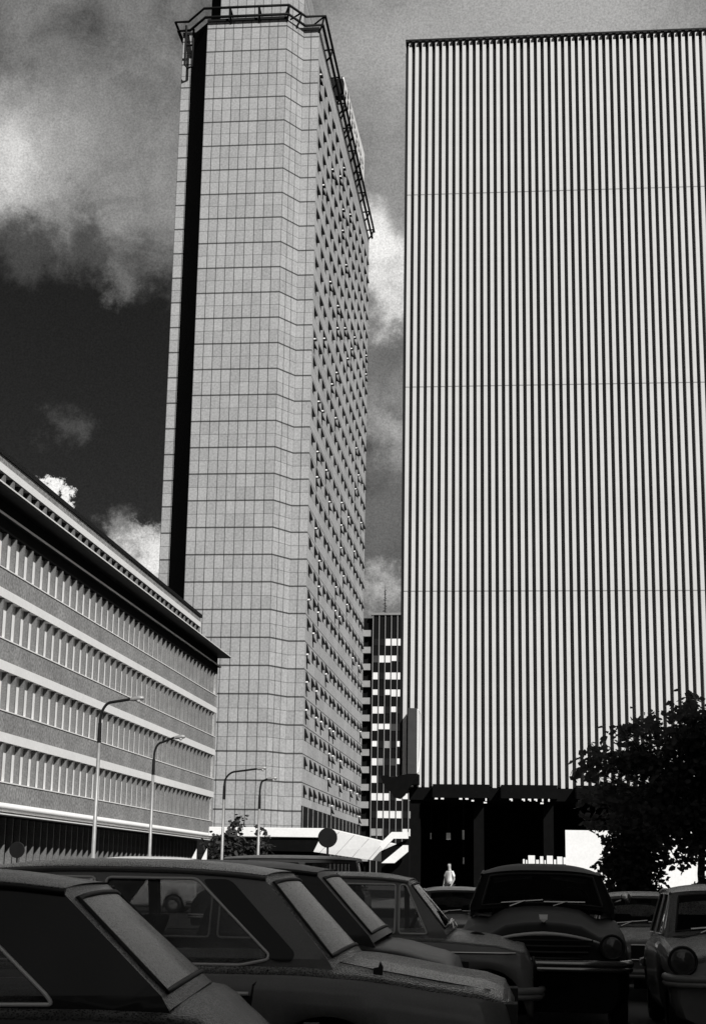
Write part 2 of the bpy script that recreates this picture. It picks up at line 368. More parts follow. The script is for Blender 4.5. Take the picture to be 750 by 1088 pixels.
tw = off(walled('wall', PL, 0, 109.9, [1,0,2,0,0,0,1,0], T, [0,0,.4,0,0,.2,0,0]))  # canted face away from the sun is near-black: its shade is painted in
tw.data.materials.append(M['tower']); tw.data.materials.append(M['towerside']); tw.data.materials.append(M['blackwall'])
ph = off(walled('penthouse', [(-41.2,246),(-41.2,189),(-39.3,186),(-30.2,186),(-28.3,189),(-28.3,246)], 109.9, 122, [0,1,0,0,0,0], T)); ph.data.materials.append(M['tower']); ph.data.materials.append(M['blackwall'])  # penthouse cant on the same side also carries painted shade
off(MB().box(-43.62,-25.38,182.98,252.52,109.904,110.35).box(-39.72,-29.18,179.98,182.97,109.904,110.35).build('parapet', M['darkmetal'], T))
# gondola rails round the roof edge
def ring(o, z):
    return [(-43.6-o,252.5,z),(-43.6-o,183-o,z),(-42.35-o*.4,183-o,z),(-39.7-o*.4,180-o,z),(-29.2+o*.4,180-o,z),(-27.4+o*.4,183-o,z),(-25.4+o,183-o,z),(-25.4+o,252.5,z)]
rl = MB(); rl.tube(ring(.9, 111.4), .17, 6); rl.tube(ring(.55, 110.3), .19, 6)
off(rl.build('roof_rail', M['darkmetal'], T))
for (x, y, dx, dy) in [(-36.6,180,0,-1),(-32.8,180,0,-1),(-29.2,180,.4,-1),(-28.2,181.6,.8,-.6),(-25.4,183,.8,-.8),] + [(-25.4, 183+7.6*k, 1, 0) for k in range(1, 10)]:
    b = MB(); b.tube([(x,y,109.6),(x+dx*.55,y+dy*.55,110.3),(x+dx*.9,y+dy*.9,111.4)], .14, 6); b.tube([(x+dx*.9,y+dy*.9,111.4),(x-dx*1.2,y-dy*1.2,111.2)], .12, 6)
    off(b.build('rail_bracket', M['darkmetal'], T))
b = MB(); b.tube([(-42.9,181.7,110.6),(-42.9,181.7,104.9),(-42.5,181.7,104.4),(-41.9,181.7,104.6),(-41.9,181.7,110)], .16, 6); b.tube([(-42.9,181.7,107.7),(-41.9,181.7,107.7)], .14, 6)
off(b.build('cradle_hoist', M['darkmetal'], T))
# windows on the long side: dark panes tilted out of the wall
def win(MBx, y, z, big, r2):
    x = -25.39; h = 1.08 if not big else 1.2; d = .29 + .1*r2; wd = 1.25
    MBx.prism([(x, y, z+h), (x+d, y, z+.12), (x+d-.06, y, z), (x, y, z)], (0, wd, 0))
def ww(y, z): return y, z
lst = []
for k in range(29):
    z = 9.9 + 3.339*k + .9
    for c in range(15):
        y = 184.3 + 4.62*c + (.45 if c % 2 else 0)
        if y > 251: continue
        lst.append((y, z))
rest_w = []
lst.sort(key=lambda q: q[0] + q[1]*.02)
rest = MB(); rw = MB()
for i, (y, z) in enumerate(lst):
    big = rng.random() < .14
    tgt = MB() if i < 100 else rest
    win(tgt, y, z, big, rng.random())
    if big:
        tgt.prism([(-25.39,y+.1,z-.25),(-24.98,y+.1,z-1.15),(-25.05,y+.1,z-1.2),(-25.39,y+.1,z-1.0)], (0,1.0,0))
    if i < 100:
        wo_ = off(tgt.build('window', M['darkglass'], T))
        if big:
            q_ = MB().box(-25.36,-25.1,y-.02,y+.1,z-.16,z+.0).build('catch', M['white'], wo_)
    elif big: rest_w.append((y, z))
o = off(rest.build('window', M['darkglass'], T)); o['kind'] = 'stuff'
for y, z in rest_w: rw.box(-25.36,-25.1,y-.02,y+.1,z-.16,z+.0)
q_ = off(rw.build('window_catch', M['white'], T)); q_['kind'] = 'stuff'
# dark colonnade band at the foot of the long side
cb = MB().box(-25.7,-25.36,183.02,252.4,.1,9.45); off(cb.build('base_glazing', M['darkglass'], T))
for k in range(15): off(MB().box(-25.35,-25.30,184+4.7*k,184.14+4.7*k,.1,9.4).build('base_fin', M['conc'], T))
# rooftop sign
S = thing('rooftop_sign', 'white rooftop sign board with dark marks above the long side of the pale tower', 'sign', (-24.7, 204, 110))
def offS(o): o.matrix_parent_inverse = Matrix.Translation(-Vector(S.location)); return o
offS(MB().prism([(-24.75,204,111.9),(-24.75,234,111.9),(-24.75,234,117.2),(-24.75,204,114.6)], (.25,0,0)).build('board', M['white'], S, bevel=.05))
for k in range(7):
    offS(MB().tube([(-25.8,204.6+4.7*k,110),(-24.9,204.6+4.7*k,112.3)], .14, 6).tube([(-24.85,204.6+4.7*k,112),(-24.85,204.6+4.7*k,115)], .1, 6).build('support', M['darkmetal'], S))
offS(MB().box(-26.2,-24.45,202.6,203.98,110.9,113.6).build('end_box', M['darkmetal'], S))
for k in range(9):
    y = 205.5 + 3.1*k
    q_ = MB()
    for z in (112.2, 113.8):
        if rng.random() < .6: q_.prism([(-24.49,y,z+1.1),(-24.40,y,z+.3),(-24.49,y,z)], (0,.9,0))
    q_.prism([(-24.49,y+.3,113.6),(-24.42,y+.3,113.4),(-24.49,y+.3,113.1)], (0,.9,0)); offS(q_.build('letter', M['darkmetal'], S))

# ------------------------------------------------------------------ low podium in front of the tower
def atY(u, v, Y):
    d = fw + rt*((u-375)/1650) + up*((544-v)/1650); return EYE + d*(Y/d.y)
P = thing('podium', 'low white podium with flat canopy and ramp walls at the foot of the pale tower', 'building', (-18, 109, 0))
def offP(o): o.matrix_parent_inverse = Matrix.Translation(-Vector(P.location)); return o
PY = 109.
xl = atY(222,881,PY).x; xr = atY(345,880,PY).x; zt = atY(345,880,PY).z; zb = atY(345,890,PY).z
offP(MB().box(xl,xr,PY,PY+8,zb,zt).build('canopy_roof', M['white'], P, bevel=.03))
offP(MB().box(xl,xr-.6,PY+3.5,PY+8,0,zb-.004).build('wall', M['blackwall'], P))
for u in (277.5, 238):
    x = atY(u,892,PY).x
    offP(MB().prism([(x+.0,PY+.4,0),(x+.25,PY+.4,0),(x-.0,PY+.4,zb-.004),(x-.28,PY+.4,zb-.004)], (0,.4,0)).build('strut', M['white'], P))
offP(MB().prism([atY(u,v,PY+.2) for u,v in ((280,890.5),(341,890.5),(333,905),(282,904))], (0,2.5,0)).build('entrance_box', M['blackwall'], P))
ra, rb, rc, rd = atY(345.3,880,PY), atY(424,898.5,107.0), atY(420,917.5,107.0), atY(333,905,PY)
rp = MB(); rp.prism([ra, rb, rc, rd], (.35,.5,0)); offP(rp.build('ramp_wall', M['white'], P))
rj = MB()
nrm = (rb-ra).cross(rd-ra).normalized()
if nrm.y > 0: nrm = -nrm
for t_ in (.2,.4,.6,.8):
    rj.tube([ra.lerp(rb, t_)+nrm*.01, rd.lerp(rc, max(0, t_-.12))+nrm*.01], .018, 5)
offP(rj.build('joints', M['steel'], P))
offP(MB().prism([atY(u,v,105.8) for u,v in ((403,897),(416,884),(433.4,884),(433.4,891),(418,891),(407,903))], (0,.35,0)).build('stair_parapet', M['white'], P))
offP(MB().prism([atY(u,v,105.3) for u,v in ((419,917),(405,917),(428,898),(433.4,898),(433.4,905))], (0,.35,0)).build('stair_parapet', M['white'], P))
offP(MB().prism([atY(u,v,106.3) for u,v in ((405,904),(434,891),(434,940),(405,940))], (0,.4,0)).build('stair_base', M['blackwall'], P))

# ------------------------------------------------------------------ striped tower
G = thing('striped_tower', 'huge windowless tower of white vertical ribs over a dark recessed base', 'skyscraper', (3.5, 110, 0))
def offG(o): o.matrix_parent_inverse = Matrix.Translation(-Vector(G.location)); return o
X0, XP, NR = -8.38, .525, 71
XE = X0 + NR*XP + .2
offG(MB().box(X0, XE, 110.42, 120.5, 7.7, 65.3).build('wall', M['slot'], G))
r0 = offG(MB().box(0, .272, 110, 110.415, 7.62, 65.29).build('rib', M['rib'], G, bevel=.012))
xs = [X0 + .2 + XP*i for i in range(NR)]
r0.location = (xs[0], 0, 0)
for x in xs[1:]:
    c = r0.copy(); COL.objects.link(c); c.location = (x, 0, 0)
offG(MB().box(X0-.02, XE+.02, 109.85, 120.52, 65.303, 65.43).build('roof_slab', M['darkmetal'], G))
b0 = offG(MB().prism([(0,109.7,65.3),(0,109.7,65.12),(0,109.98,64.95),(0,110.4,64.95),(0,110.4,65.3)], (.25,0,0)).build('cornice_bracket', M['darkmetal'], G))
b0.location = (X0, 0, 0)
for i in range(1, NR+1):
    c = b0.copy(); COL.objects.link(c); c.location = (X0-.052+XP*i, 0, 0)
offG(MB().box(X0, X0+.19, 109.99, 110.41, 7.62, 64.3).build('edge_strip', M['darkmetal'], G))
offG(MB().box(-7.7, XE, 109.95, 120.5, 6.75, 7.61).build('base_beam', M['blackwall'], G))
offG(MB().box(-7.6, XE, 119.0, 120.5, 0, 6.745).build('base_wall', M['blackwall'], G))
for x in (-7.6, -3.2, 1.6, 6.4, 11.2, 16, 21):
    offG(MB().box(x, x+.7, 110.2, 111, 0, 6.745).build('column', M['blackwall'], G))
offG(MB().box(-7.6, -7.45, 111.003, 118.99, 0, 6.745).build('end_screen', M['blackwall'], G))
# box canopies over the shopfronts with raised lettering along their lower edge
def strokes(mb, x, z, h, pat, y):
    t = .1; wd = h*.62
    seg = dict(t=(x,x+wd,z+h-t,z+h), m=(x,x+wd*.85,z+h/2-t/2,z+h/2+t/2), b=(x,x+wd,z,z+t), l=(x,x+t,z,z+h), r=(x+wd-t,x+wd,z,z+h), u=(x+wd-t,x+wd,z+h/2,z+h), d=(x+wd-t,x+wd,z,z+h/2), k=(x,x+t,z+h/2,z+h))
    for i, c in enumerate(pat):
        a = seg[c]; mb.box(a[0], a[1], y-.06-.001*i, y, a[2], a[3])
for (xa, xb, y0, word) in [(-5.98,-2.12,108.8,['t','t','','','t','t','m','','ub']), (-1.28,2.56,108.8,['','tu','','tu','tu','tu','bu','u','']), (3.84,9.0,108.8,[])]:
    cn = MB().box(xa, xb, y0, 109.94, 6.86, 7.78)
    cn.prism([(xa-.05,109.94,7.78),(xa-.05,y0+.05,7.3),(xa-.05,y0+.05,6.9),(xa-.05,109.94,6.6)], (.05,0,0))
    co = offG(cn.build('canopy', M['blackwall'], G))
    for i, pt in enumerate(word):
        if pt:
            lt = MB(); strokes(lt, xa+.15+i*.42, 6.5, .34, pt, 108.79); lt.build('letter', M['white'], co)
# vertical blade sign
B = thing('blade_sign', 'tall grey vertical box sign fixed to the lower corner of the striped tower', 'sign', (-7.4, 109.4, 8.4))
def offB(o): o.matrix_parent_inverse = Matrix.Translation(-Vector(B.location)); return o
offB(MB().box(-7.72,-7.08,108.7,109.95,8.45,13.0).build('box', M['sign'], B, bevel=.02))
offB(MB().tube([(-7.0,108.9,12.9),(-6.84,109.4,12.6),(-6.84,109.4,10.5),(-7.0,108.9,8.6)], .035, 6).box(-7.075,-7.02,108.72,109.0,8.5,12.95).build('edge_trim', M['white'], B))
offB(MB().box(-7.6,-6.95,108.9,109.9,7.75,8.446).build('bracket', M['blackwall'], B))
H = MB()
pts = [(404,825),(410,823),(416,826),(424,824),(433,822),(443,823),(443,826),(434,838),(430,845),(425,849),(418,847),(416,842),(410,838),(407,832)]
H.prism([atY(u,v,107.6) for u,v in pts], (0,.25,0)); H.tube([atY(432,835,107.8), Vector((-7.3,109.9,7.9))], .06, 6)
tag(H.build('hanging_sign', M['blackwall'], bevel=0), 'dark ragged-edged hanging sign jutting out below the grey blade sign', 'sign')
# small pale boards hanging in the dark base
for (u0,v0,u1,v1,lab) in [(474,885,478.5,892,'square pale sign hanging on a rod in the dark base of the striped tower'),(491,882,493.2,892,'narrow pale banner hanging in the dark base beside the square sign'),(457,885,458.2,891.5,'thin pale strip hanging near the outer corner of the dark base'),(491.5,911,493,918,'small pale plate low under the narrow banner in the dark base')]:
    a = atY(u0,v1,111.6); c = atY(u1,v0,111.6)
    t = thing('hanging_board', lab, 'sign', ((a.x+c.x)/2, 111.6, a.z))
    hw, hh = (c.x-a.x)/2, c.z-a.z
    MB().box(-hw,hw,-.04,.04,0,hh).build('board', M['white'], t)
    MB().tube([(0,0,hh),(0,0,6.74-a.z)], .02, 6).build('rod', M['darkmetal'], t)
# white hoarding beside the base
W = MB().box(3.06,22,109.3,109.5,0,4.79); tag(W.build('white_wall', M['white'], bevel=.01), 'bright white wall behind the leafy tree, under the dark base beam', 'wall')
K = thing('barrier', 'low dark rail with uneven white boards in front of the striped tower base', 'barrier', (1.5,108.6,0))
x = -.5
bw = MB(); 
for wv, hv in [(.12,.25),(.1,.2),(.45,.5),(.2,.22),(.22,.45),(.1,.2),(.4,.5),(.15,.25),(.35,.45),(.2,.4)]:
    x += wv + .07; bw.box(x-.9-wv, x-.9, -.06, 0, 2.5, 2.55+hv)
bw.build('boards', M['white'], K); MB().box(-1.4,1.55,.004,.08,2.3,2.48).box(-1.3,-1.2,.09,.17,0,2.4).box(1.3,1.4,.09,.17,0,2.4).build('rail', M['darkmetal'], K)

# ------------------------------------------------------------------ far dark office slab
D = thing('office_slab', 'distant dark curtain-wall slab with white blinds in the gap between the towers', 'office building', (-21, 280, 0))
def offD(o): o.matrix_parent_inverse = Matrix.Translation(-Vector(D.location)); return o
offD(MB().box(-26.5,-12,280,300,0,48.1).build('wall', M['darkglass'], D))
offD(MB().box(-26.7,-11.8,279.7,300,48.1,48.5).build('roof', M['steel'], D))
mu = MB()
for k in range(13): mu.box(-26.42+1.12*k,-26.30+1.12*k,279.75,279.99,0,48.0)
offD(mu.build('mullions', M['steel'], D))
pat = ['DDWW','dWWh','WDWW','hDhW','WWDh','Whhd','hDgD','WgDd','WDDD','WWWD','DWWW','ggDD']
gv = dict(W=M['white'], h=M['blind'], g=M['conc'], d=M['sign'], D=M['darkmetal'])
for fl, row in enumerate(pat):
    z = 43.1 - 3.085*fl
    for c in range(7):
        ch = row[c] if c < 4 else rng.choice('WWhDdg')
        hh = .62 if ch != 'h' else .35
        offD(MB().box(-26.27+1.12*c, -25.33+1.12*c, 279.9, 279.98, z-hh, z+.62).build('window', gv[ch], D))
dk = MB().box(-28.2,-26.52,281,300,0,47.7); offD(dk.build('balcony_wall', M['darkglass'], D))
for k in range(15):
    offD(MB().box(-28.3,-26.8,280.0,280.99,1.0+3.085*k,2.15+3.085*k).build('balcony', M['conc'], D))
A = thing('roof_antenna', 'dark spiky antenna on the roof of the distant slab', 'antenna', (-24.6,284,48.4))
a_ = MB(); a_.tube([(0,0,0),(0,0,5.8)], [.09,.04], 6)
for k in range(14):
    z = 1 + .3*k; l = .45 - .02*k; an = rng.random()*6.3
    a_.tube([(-l*math.cos(an),-l*math.sin(an),z-.1),(l*math.cos(an),l*math.sin(an),z+.12)], .06, 5)
a_.build('mast', M['darkmetal'], A)
MB().lathe([(.0,0),(.5,0),(.5,.25),(.15,.4),(.0,.4)], (0,0,0), 12).build('base', M['darkmetal'], A)

# ------------------------------------------------------------------ long office block with fins
O = thing('office_block', 'long low office block with pale bands, deep eaves and rows of concrete fins', 'office building', (-26, 90, 0))
def offO(o): o.matrix_parent_inverse = Matrix.Translation(-Vector(O.location)); return o
Y0, Y1 = 44, 132.7
offO(MB().box(-40,-26.34,Y0,Y1,4.3,19.9).build('wall', M['conc'], O))
rows = [(16.52,18.35),(12.99,15.0),(9.42,11.38),(5.87,7.83)]
for (zs, zt) in [(15.46,16.52),(11.87,12.99),(8.31,9.42),(4.83,5.87)]:
    offO(MB().box(-26.33,-26,Y0,Y1,zs+.002,zt-.06).build('spandrel', M['spandrel'], O))
    offO(MB().box(-26.33,-25.96,Y0,Y1+.02,zt-.058,zt).build('sill', M['white'], O))
for (zs, zt) in [(15.0,15.46),(11.38,11.87),(7.83,8.31)]:
    offO(MB().box(-26.33,-25.97,Y0,Y1+.02,zs,zt).build('white_band', M['white'], O))
q = MB(); q.prism([(-26.33,Y0,4.4)] + [(-26.0+.17*math.sin(math.pi*k/8)+0, Y0, 4.4+.43*k/8) for k in range(9)] + [(-26.33,Y0,4.83)], (0,Y1-Y0,0))
offO(q.build('rounded_band', M['white'], O)); offO(MB().box(-26.2,-25.9,Y0,Y1,4.24,4.30).build('drip_edge', M['white'], O))
for (zs, zt) in rows:
    offO(MB().box(-26.338,-26.30,Y0,Y1-.05,zs+.002,zt-.002).build('window_strip', M['blind'], O))
FP = 1.42
fin0 = {}
nfin = 0
for ri, (zs, zt) in enumerate(rows):
    tail = MB(); src = None
    k = 0
    y = Y0 + .4
    while y < Y1 - .3:
        if 72.5 < y and k < 25:
            if src is None:
                src = offO(MB().box(-26.299,-26.02,0,.16,zs+.004,zt-.004).build('fin', M['finc'], O)); src.location = (0,y,0)
            else:
                c = src.copy(); COL.objects.link(c); c.location = (0,y,0)
            k += 1
        else: tail.box(-26.299,-26.02,y,y+.16,zs+.004,zt-.004)
        y += FP
    o = offO(tail.build('fin', M['finc'], O)); o['kind'] = 'stuff'
offO(MB().box(-26.33,-25.99,Y1-.75,Y1,5.9,18.34).build('corner_pier', M['conc'], O))
offO(MB().box(-26.33,-25.84,Y0,Y1+.5,19.02,19.12).build('ledge', M['darkmetal'], O)); offO(MB().box(-25.837,-25.79,Y0,Y1+.52,19.03,19.13).build('ledge_edge', M['white'], O)); offO(MB().box(-26.33,-26.0,Y0,Y1,18.352,19.017).build('lintel', M['blackwall'], O))  # lintel and ledge darkened: shade under the eave is put into their colour
offO(MB().box(-26.33,-26.04,Y0,Y1,19.123,19.855).build('frieze', M['blackwall'], O))  # near-black colour stands for the eave's shade on the wall
offO(MB().box(-26.8,-25,Y0,Y1+.6,19.86,20.02).build('eave', M['darkmetal'], O))
offO(MB().box(-25.0,-24.96,Y0,Y1+.62,19.93,20.0).build('eave_edge', M['white'], O))
YA = 124.7
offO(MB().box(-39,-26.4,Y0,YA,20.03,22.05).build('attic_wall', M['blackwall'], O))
f0 = offO(MB().box(-26.39,-26.02,0,.3,20.03,21.23).build('attic_fin', M['finc'], O)); y = 66.; f0.location = (0,y,0)
while y < YA-1.8:
    y += 1.42; c = f0.copy(); COL.objects.link(c); c.location = (0,y,0)
offO(MB().box(-26.39,-25.98,Y0,YA,21.24,21.64).build('attic_band', M['white'], O))
offO(MB().box(-26.39,-26.02,Y0,YA,21.644,22.06).build('attic_frieze', M['spandrel'], O))
offO(MB().box(-39.2,-25.94,Y0,YA+.25,22.064,22.32).build('roof', M['darkmetal'], O))
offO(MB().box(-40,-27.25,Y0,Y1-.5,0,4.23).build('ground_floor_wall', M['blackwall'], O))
f0 = offO(MB().box(-27.24,-26.92,0,.14,.1,4.2).build('ground_floor_fin', M['finc'], O)); y = 66.; f0.location = (0,y,0)
while y < Y1-2.5:
    y += 1.25; c = f0.copy(); COL.objects.link(c); c.location = (0,y,0)
# unseen block added to cast shade over the car park, with its own windows
Q = thing('shade_block', 'unseen grey office block added beside the car park to shade it', 'office building', (27,4,0))
MB().box(-7,8,-46,22,0,36).build('wall', M['conc'], Q); 
qw = MB()
for z in range(10):
    for k in range(21): qw.box(-7.05,-7.002,-44+3.05*k,-42.2+3.05*k,1.4+3.4*z,3.2+3.4*z)
qq = qw.build('window', M['darkglass'], Q); qq['kind'] = 'stuff'
MB().box(-7.3,8.3,-46.3,22.3,36.003,36.4).build('roof', M['darkmetal'], Q)

# ------------------------------------------------------------------ street lamps
def lamp(x, y, h, arm, rise, lab, drop=.35):
    t = thing('street_lamp', lab, 'street lamp', (x,y,0), 0, 'street lamps along the fin-fronted office block')
    MB().tube([(0,0,0),(0,0,h*.12),(0,0,h*.121),(0,0,h-1.7)], [.13,.12,.095,.08], 10).build('pole', M['steel'], t)
    a = [(0,0,h-1.72)] + [(.12*arm*(1-math.cos(q))*2.2, 0, h-1.1+.85*math.sin(q)) for q in [i*math.pi/16 for i in range(9)]]
    a.append((arm*.72, 0, h-.16+rise)); 
    MB().tube(a, .065, 8).tube([(0,0,h-2.1),(0,0,h-1.2)], [.1,.085], 8).build('arm', M['darkmetal'], t)
    hd = MB(); e = Vector((arm*.7,0,h-.17+rise)); 
    hd.tube([e, e+Vector((.12,0,.01)), e+Vector((.45,0,.06)), e+Vector((.62,0,.06)), e+Vector((.68,0,.05))], [.05,.1,.13,.1,.03], 10)
    ho = hd.build('lamp_head', M['steel'], t)
    MB().lathe([(0,-.16),(.08,-.13),(.1,-.06),(.1,0),(0,0)], (e.x+.42,0,e.z+.0), 12).build('lens', M['lampglass'], ho)
    return t
lamp(-19.1,70,9.35,1.9,.05,'tallest street lamp, nearest the camera on the fin-fronted block')
lamp(-21,89,9.1,1.6,.2,'street lamp with short rising arm before the middle of the fin-fronted block')
lamp(-19.65,104,8.45,3.07,.1,'street lamp with the longest arm, just past the end of the block')
lamp(-17.4,105,7.9,.7,.05,'short-armed street lamp in front of the white podium')

# ------------------------------------------------------------------ road signs and boards
def disc_sign(x, y, z, r, lab):
    t = thing('road_sign', lab, 'road sign', (x,y,0))
    MB().lathe([(0,-.02),(r-.02,-.02),(r,-.01),(r,.01),(r-.02,.02),(0,.02)], (0,0,z), 32, 'y').flat().build('disc', M['darkmetal'], t)
    MB().tube([(0,.06,0),(0,.06,z+r*.5)], .035, 8).build('post', M['darkmetal'], t)
disc_sign(-6.07,50,2.66,.31,'dark round road sign seen from behind against the white podium ramp')
disc_sign(-19.4,60,2.27,.31,'dark round road sign seen from behind under the fin-fronted block')
for (x, y, h, lab) in [(-16.6,80,2.72,'smaller white triangular board standing near the end of the office block'),(-16.12,80.3,2.76,'larger white triangular board beside its smaller twin')]:
    t = thing('triangular_board', lab, 'board', (x,y,0))
    MB().prism([(-.2,0,2.0),(.16,0,2.0),(.16,0,h)], (0,.06,0)).build('panel', M['white'], t)
    MB().tube([(.1,.1,0),(.1,.1,h-.3)], .03, 6).build('post', M['darkmetal'], t)

# ------------------------------------------------------------------ trees and shrubs
def leaves(mb, c, spread, n, size, r):
    for _ in range(n):
        p = Vector(c) + Vector((r.gauss(0,spread), r.gauss(0,spread), r.gauss(0,spread*.7)))
        a = Vector((r.uniform(-1,1), r.uniform(-1,1), r.uniform(-.7,.3))).normalized(); b = a.orthogonal().normalized()
        b = (Matrix.Rotation(r.uniform(0,6.28), 3, a) @ b); nn = a.cross(b)
        s = size*r.uniform(.6,1.35); w_ = s*.42
        mb.add([p, p+a*s*.35+b*w_*.8+nn*.02, p+a*s*.75+b*w_*.55, p+a*s, p+a*s*.72-b*w_*.6, p+a*s*.3-b*w_*.85+nn*.03], [(0,1,2,3),(0,3,4,5)])
def leafy(m, t):
    nt, N_, L_ = nodes(m); b_ = N_['Principled BSDF']; out = N_['Material Output']
    tr_ = N_.new('ShaderNodeBsdfTranslucent'); src = b_.inputs['Base Color'].links[0].from_socket; L_.new(src, tr_.inputs[0])
    mx = N_.new('ShaderNodeMixShader'); mx.inputs[0].default_value = t; L_.new(b_.outputs[0], mx.inputs[1]); L_.new(tr_.outputs[0], mx.inputs[2]); L_.new(mx.outputs[0], out.inputs[0])
leafy(M['leaf'], .4); leafy(M['leaf2'], .3)
def tree(name, lab, loc, trunk, tips, lsize, nleaf, spread, m, seed, tr=.12, cat='tree', group=None):
    r = random.Random(seed); t = thing(name, lab, cat, loc, 0, group)
    tb = MB(); tb.tube(trunk, [tr*(1-.55*i/(len(trunk)-1)) for i in range(len(trunk))], 9); tb.build('trunk', M['bark'], t)
    lb = MB(); cr = MB()
    for tip in tips:
        s = Vector(trunk[r.randrange(len(trunk)//2, len(trunk))]); e = Vector(tip)
        mid = s.lerp(e, .5) + Vector((r.gauss(0,.12), r.gauss(0,.12), r.gauss(.05,.1)))
        lb.tube([s, s.lerp(mid,.6)+Vector((0,0,.05)), mid, e], [.045,.032,.022,.008], 5)
        leaves(cr, e, spread, nleaf, lsize, r)
        for _ in range(3):
            q = mid.lerp(e, r.uniform(.1,.95)) + Vector((r.gauss(0,.22), r.gauss(0,.22), r.gauss(0,.16)))
            lb.tube([mid.lerp(e, .4), q], [.014,.005], 4); leaves(cr, q, spread*.75, nleaf//2, lsize, r)
    lb.build('limbs', M['bark'], t); cr.build('crown', m, t, recalc=False)
    return t
r = random.Random(11)
def outline(u, v): return atY(u, v, 45)
# crown tips scattered through the volume of the big tree; the crown is uneven, lobed, thinner at the lower edge
tips = []
cx, cy = 5.0, 45
lobes = [((5.3,45,4.5),1.9,1.15,34), ((3.4,45,4.35),1.25,.75,15), ((4.6,44.6,5.75),1.1,.65,20), ((2.6,45,4.95),.8,.28,9), ((6.4,45,5.3),1.3,.8,15), ((3.3,45.2,3.3),1.3,.5,14), ((4.6,45,3.0),1.3,.5,12), ((5.75,45,3.1),1.1,.6,14), ((4.9,45,6.45),.35,.25,4), ((2.1,45,3.75),.5,.3,7), ((5.6,45,6.1),.6,.3,6), ((2.9,45,5.7),.45,.25,4), ((3.6,45,5.9),.4,.3,4), ((5.1,45,2.6),.4,.2,4), ((2.3,45,3.05),.7,.18,6), ((3.4,44.6,2.55),.75,.35,9), ((4.5,45,2.3),.7,.22,7), ((1.75,45,4.55),.3,.12,3)]
for c, a, b, n in lobes:
    for _ in range(n):
        while True:
            q = Vector((r.uniform(-1,1), r.uniform(-1,1), r.uniform(-1,1)))
            if .25 < q.length < 1: break
        tips.append((c[0]+q.x*a-cx, q.y*1.5, c[2]+q.z*b))
trk = [(0,0,0),(.03,0,.8),(-.02,.02,1.7),(.04,0,2.5),(0,.05,3.3),(.05,0,4.2),(0,0,5.2)]
tree('tree', 'spreading leafy tree in shade before the white wall and striped tower', (cx,cy,0), trk, tips, .21, 15, .18, M['leaf'], 3, .13)
tips2 = []
for _ in range(60):
    zz = r.uniform(.7,2.95); rad = .62*(1-max(0,(zz-1.6))/2.4)
    tips2.append((r.uniform(-1,1)*rad, r.uniform(-1,1)*rad, zz))
tree('shrub_tree', 'dense dark bushy young tree below the spreading tree behind the parked cars', (2.95,43,0), [(0,0,0),(.02,0,.6),(0,.03,1.2),(.02,0,1.9),(0,0,2.4)], tips2, .17, 24, .17, M['leaf2'], 5, .09)
tips3 = [(r.uniform(-.8,.9), r.uniform(-.5,.5), r.uniform(.6,1.75)) for _ in range(26)]
tree('bush', 'low rounded bush beneath the spreading tree, behind the pale car', (5.3,44,0), [(0,0,0),(0,.02,.4),(0,0,.8),(.03,0,1.1)], tips3, .18, 16, .15, M['leaf2'], 9, .05, 'bush')
for i, (x, y, h, lab) in enumerate([(-19.9,106.3,5.3,'tall spiky shrub beside the podium end of the office block'), (-18.2,106.6,4.4,'broad spiky shrub between the last two street lamps'), (-24.2,135.5,6.4,'small dark shrub tucked against the far corner of the office block')]):
    rr = random.Random(40+i); t = thing('shrub', lab, 'shrub', (x,y,0), 0, None)
    st = MB(); lf = MB(); 
    for k in range(20):
        a = rr.uniform(0,6.28); l = rr.uniform(.5,1.9)*(1 if i < 2 else .5); z0 = rr.uniform(1.5,h-1.2)
        e = Vector((math.cos(a)*l, math.sin(a)*l*.7, min(h, z0+rr.uniform(.4,1.6))))
        st.tube([(0,0,z0*.5),(e.x*.5,e.y*.5,z0+.2),e], [.04,.03,.01], 4); leaves(lf, e, .22, 15, .34, rr); leaves(lf, e*.6+Vector((0,0,z0*.3)), .3, 12, .34, rr)
    st.build('stem', M['bark'], t); lf.build('foliage', M['leaf2'], t, recalc=False)

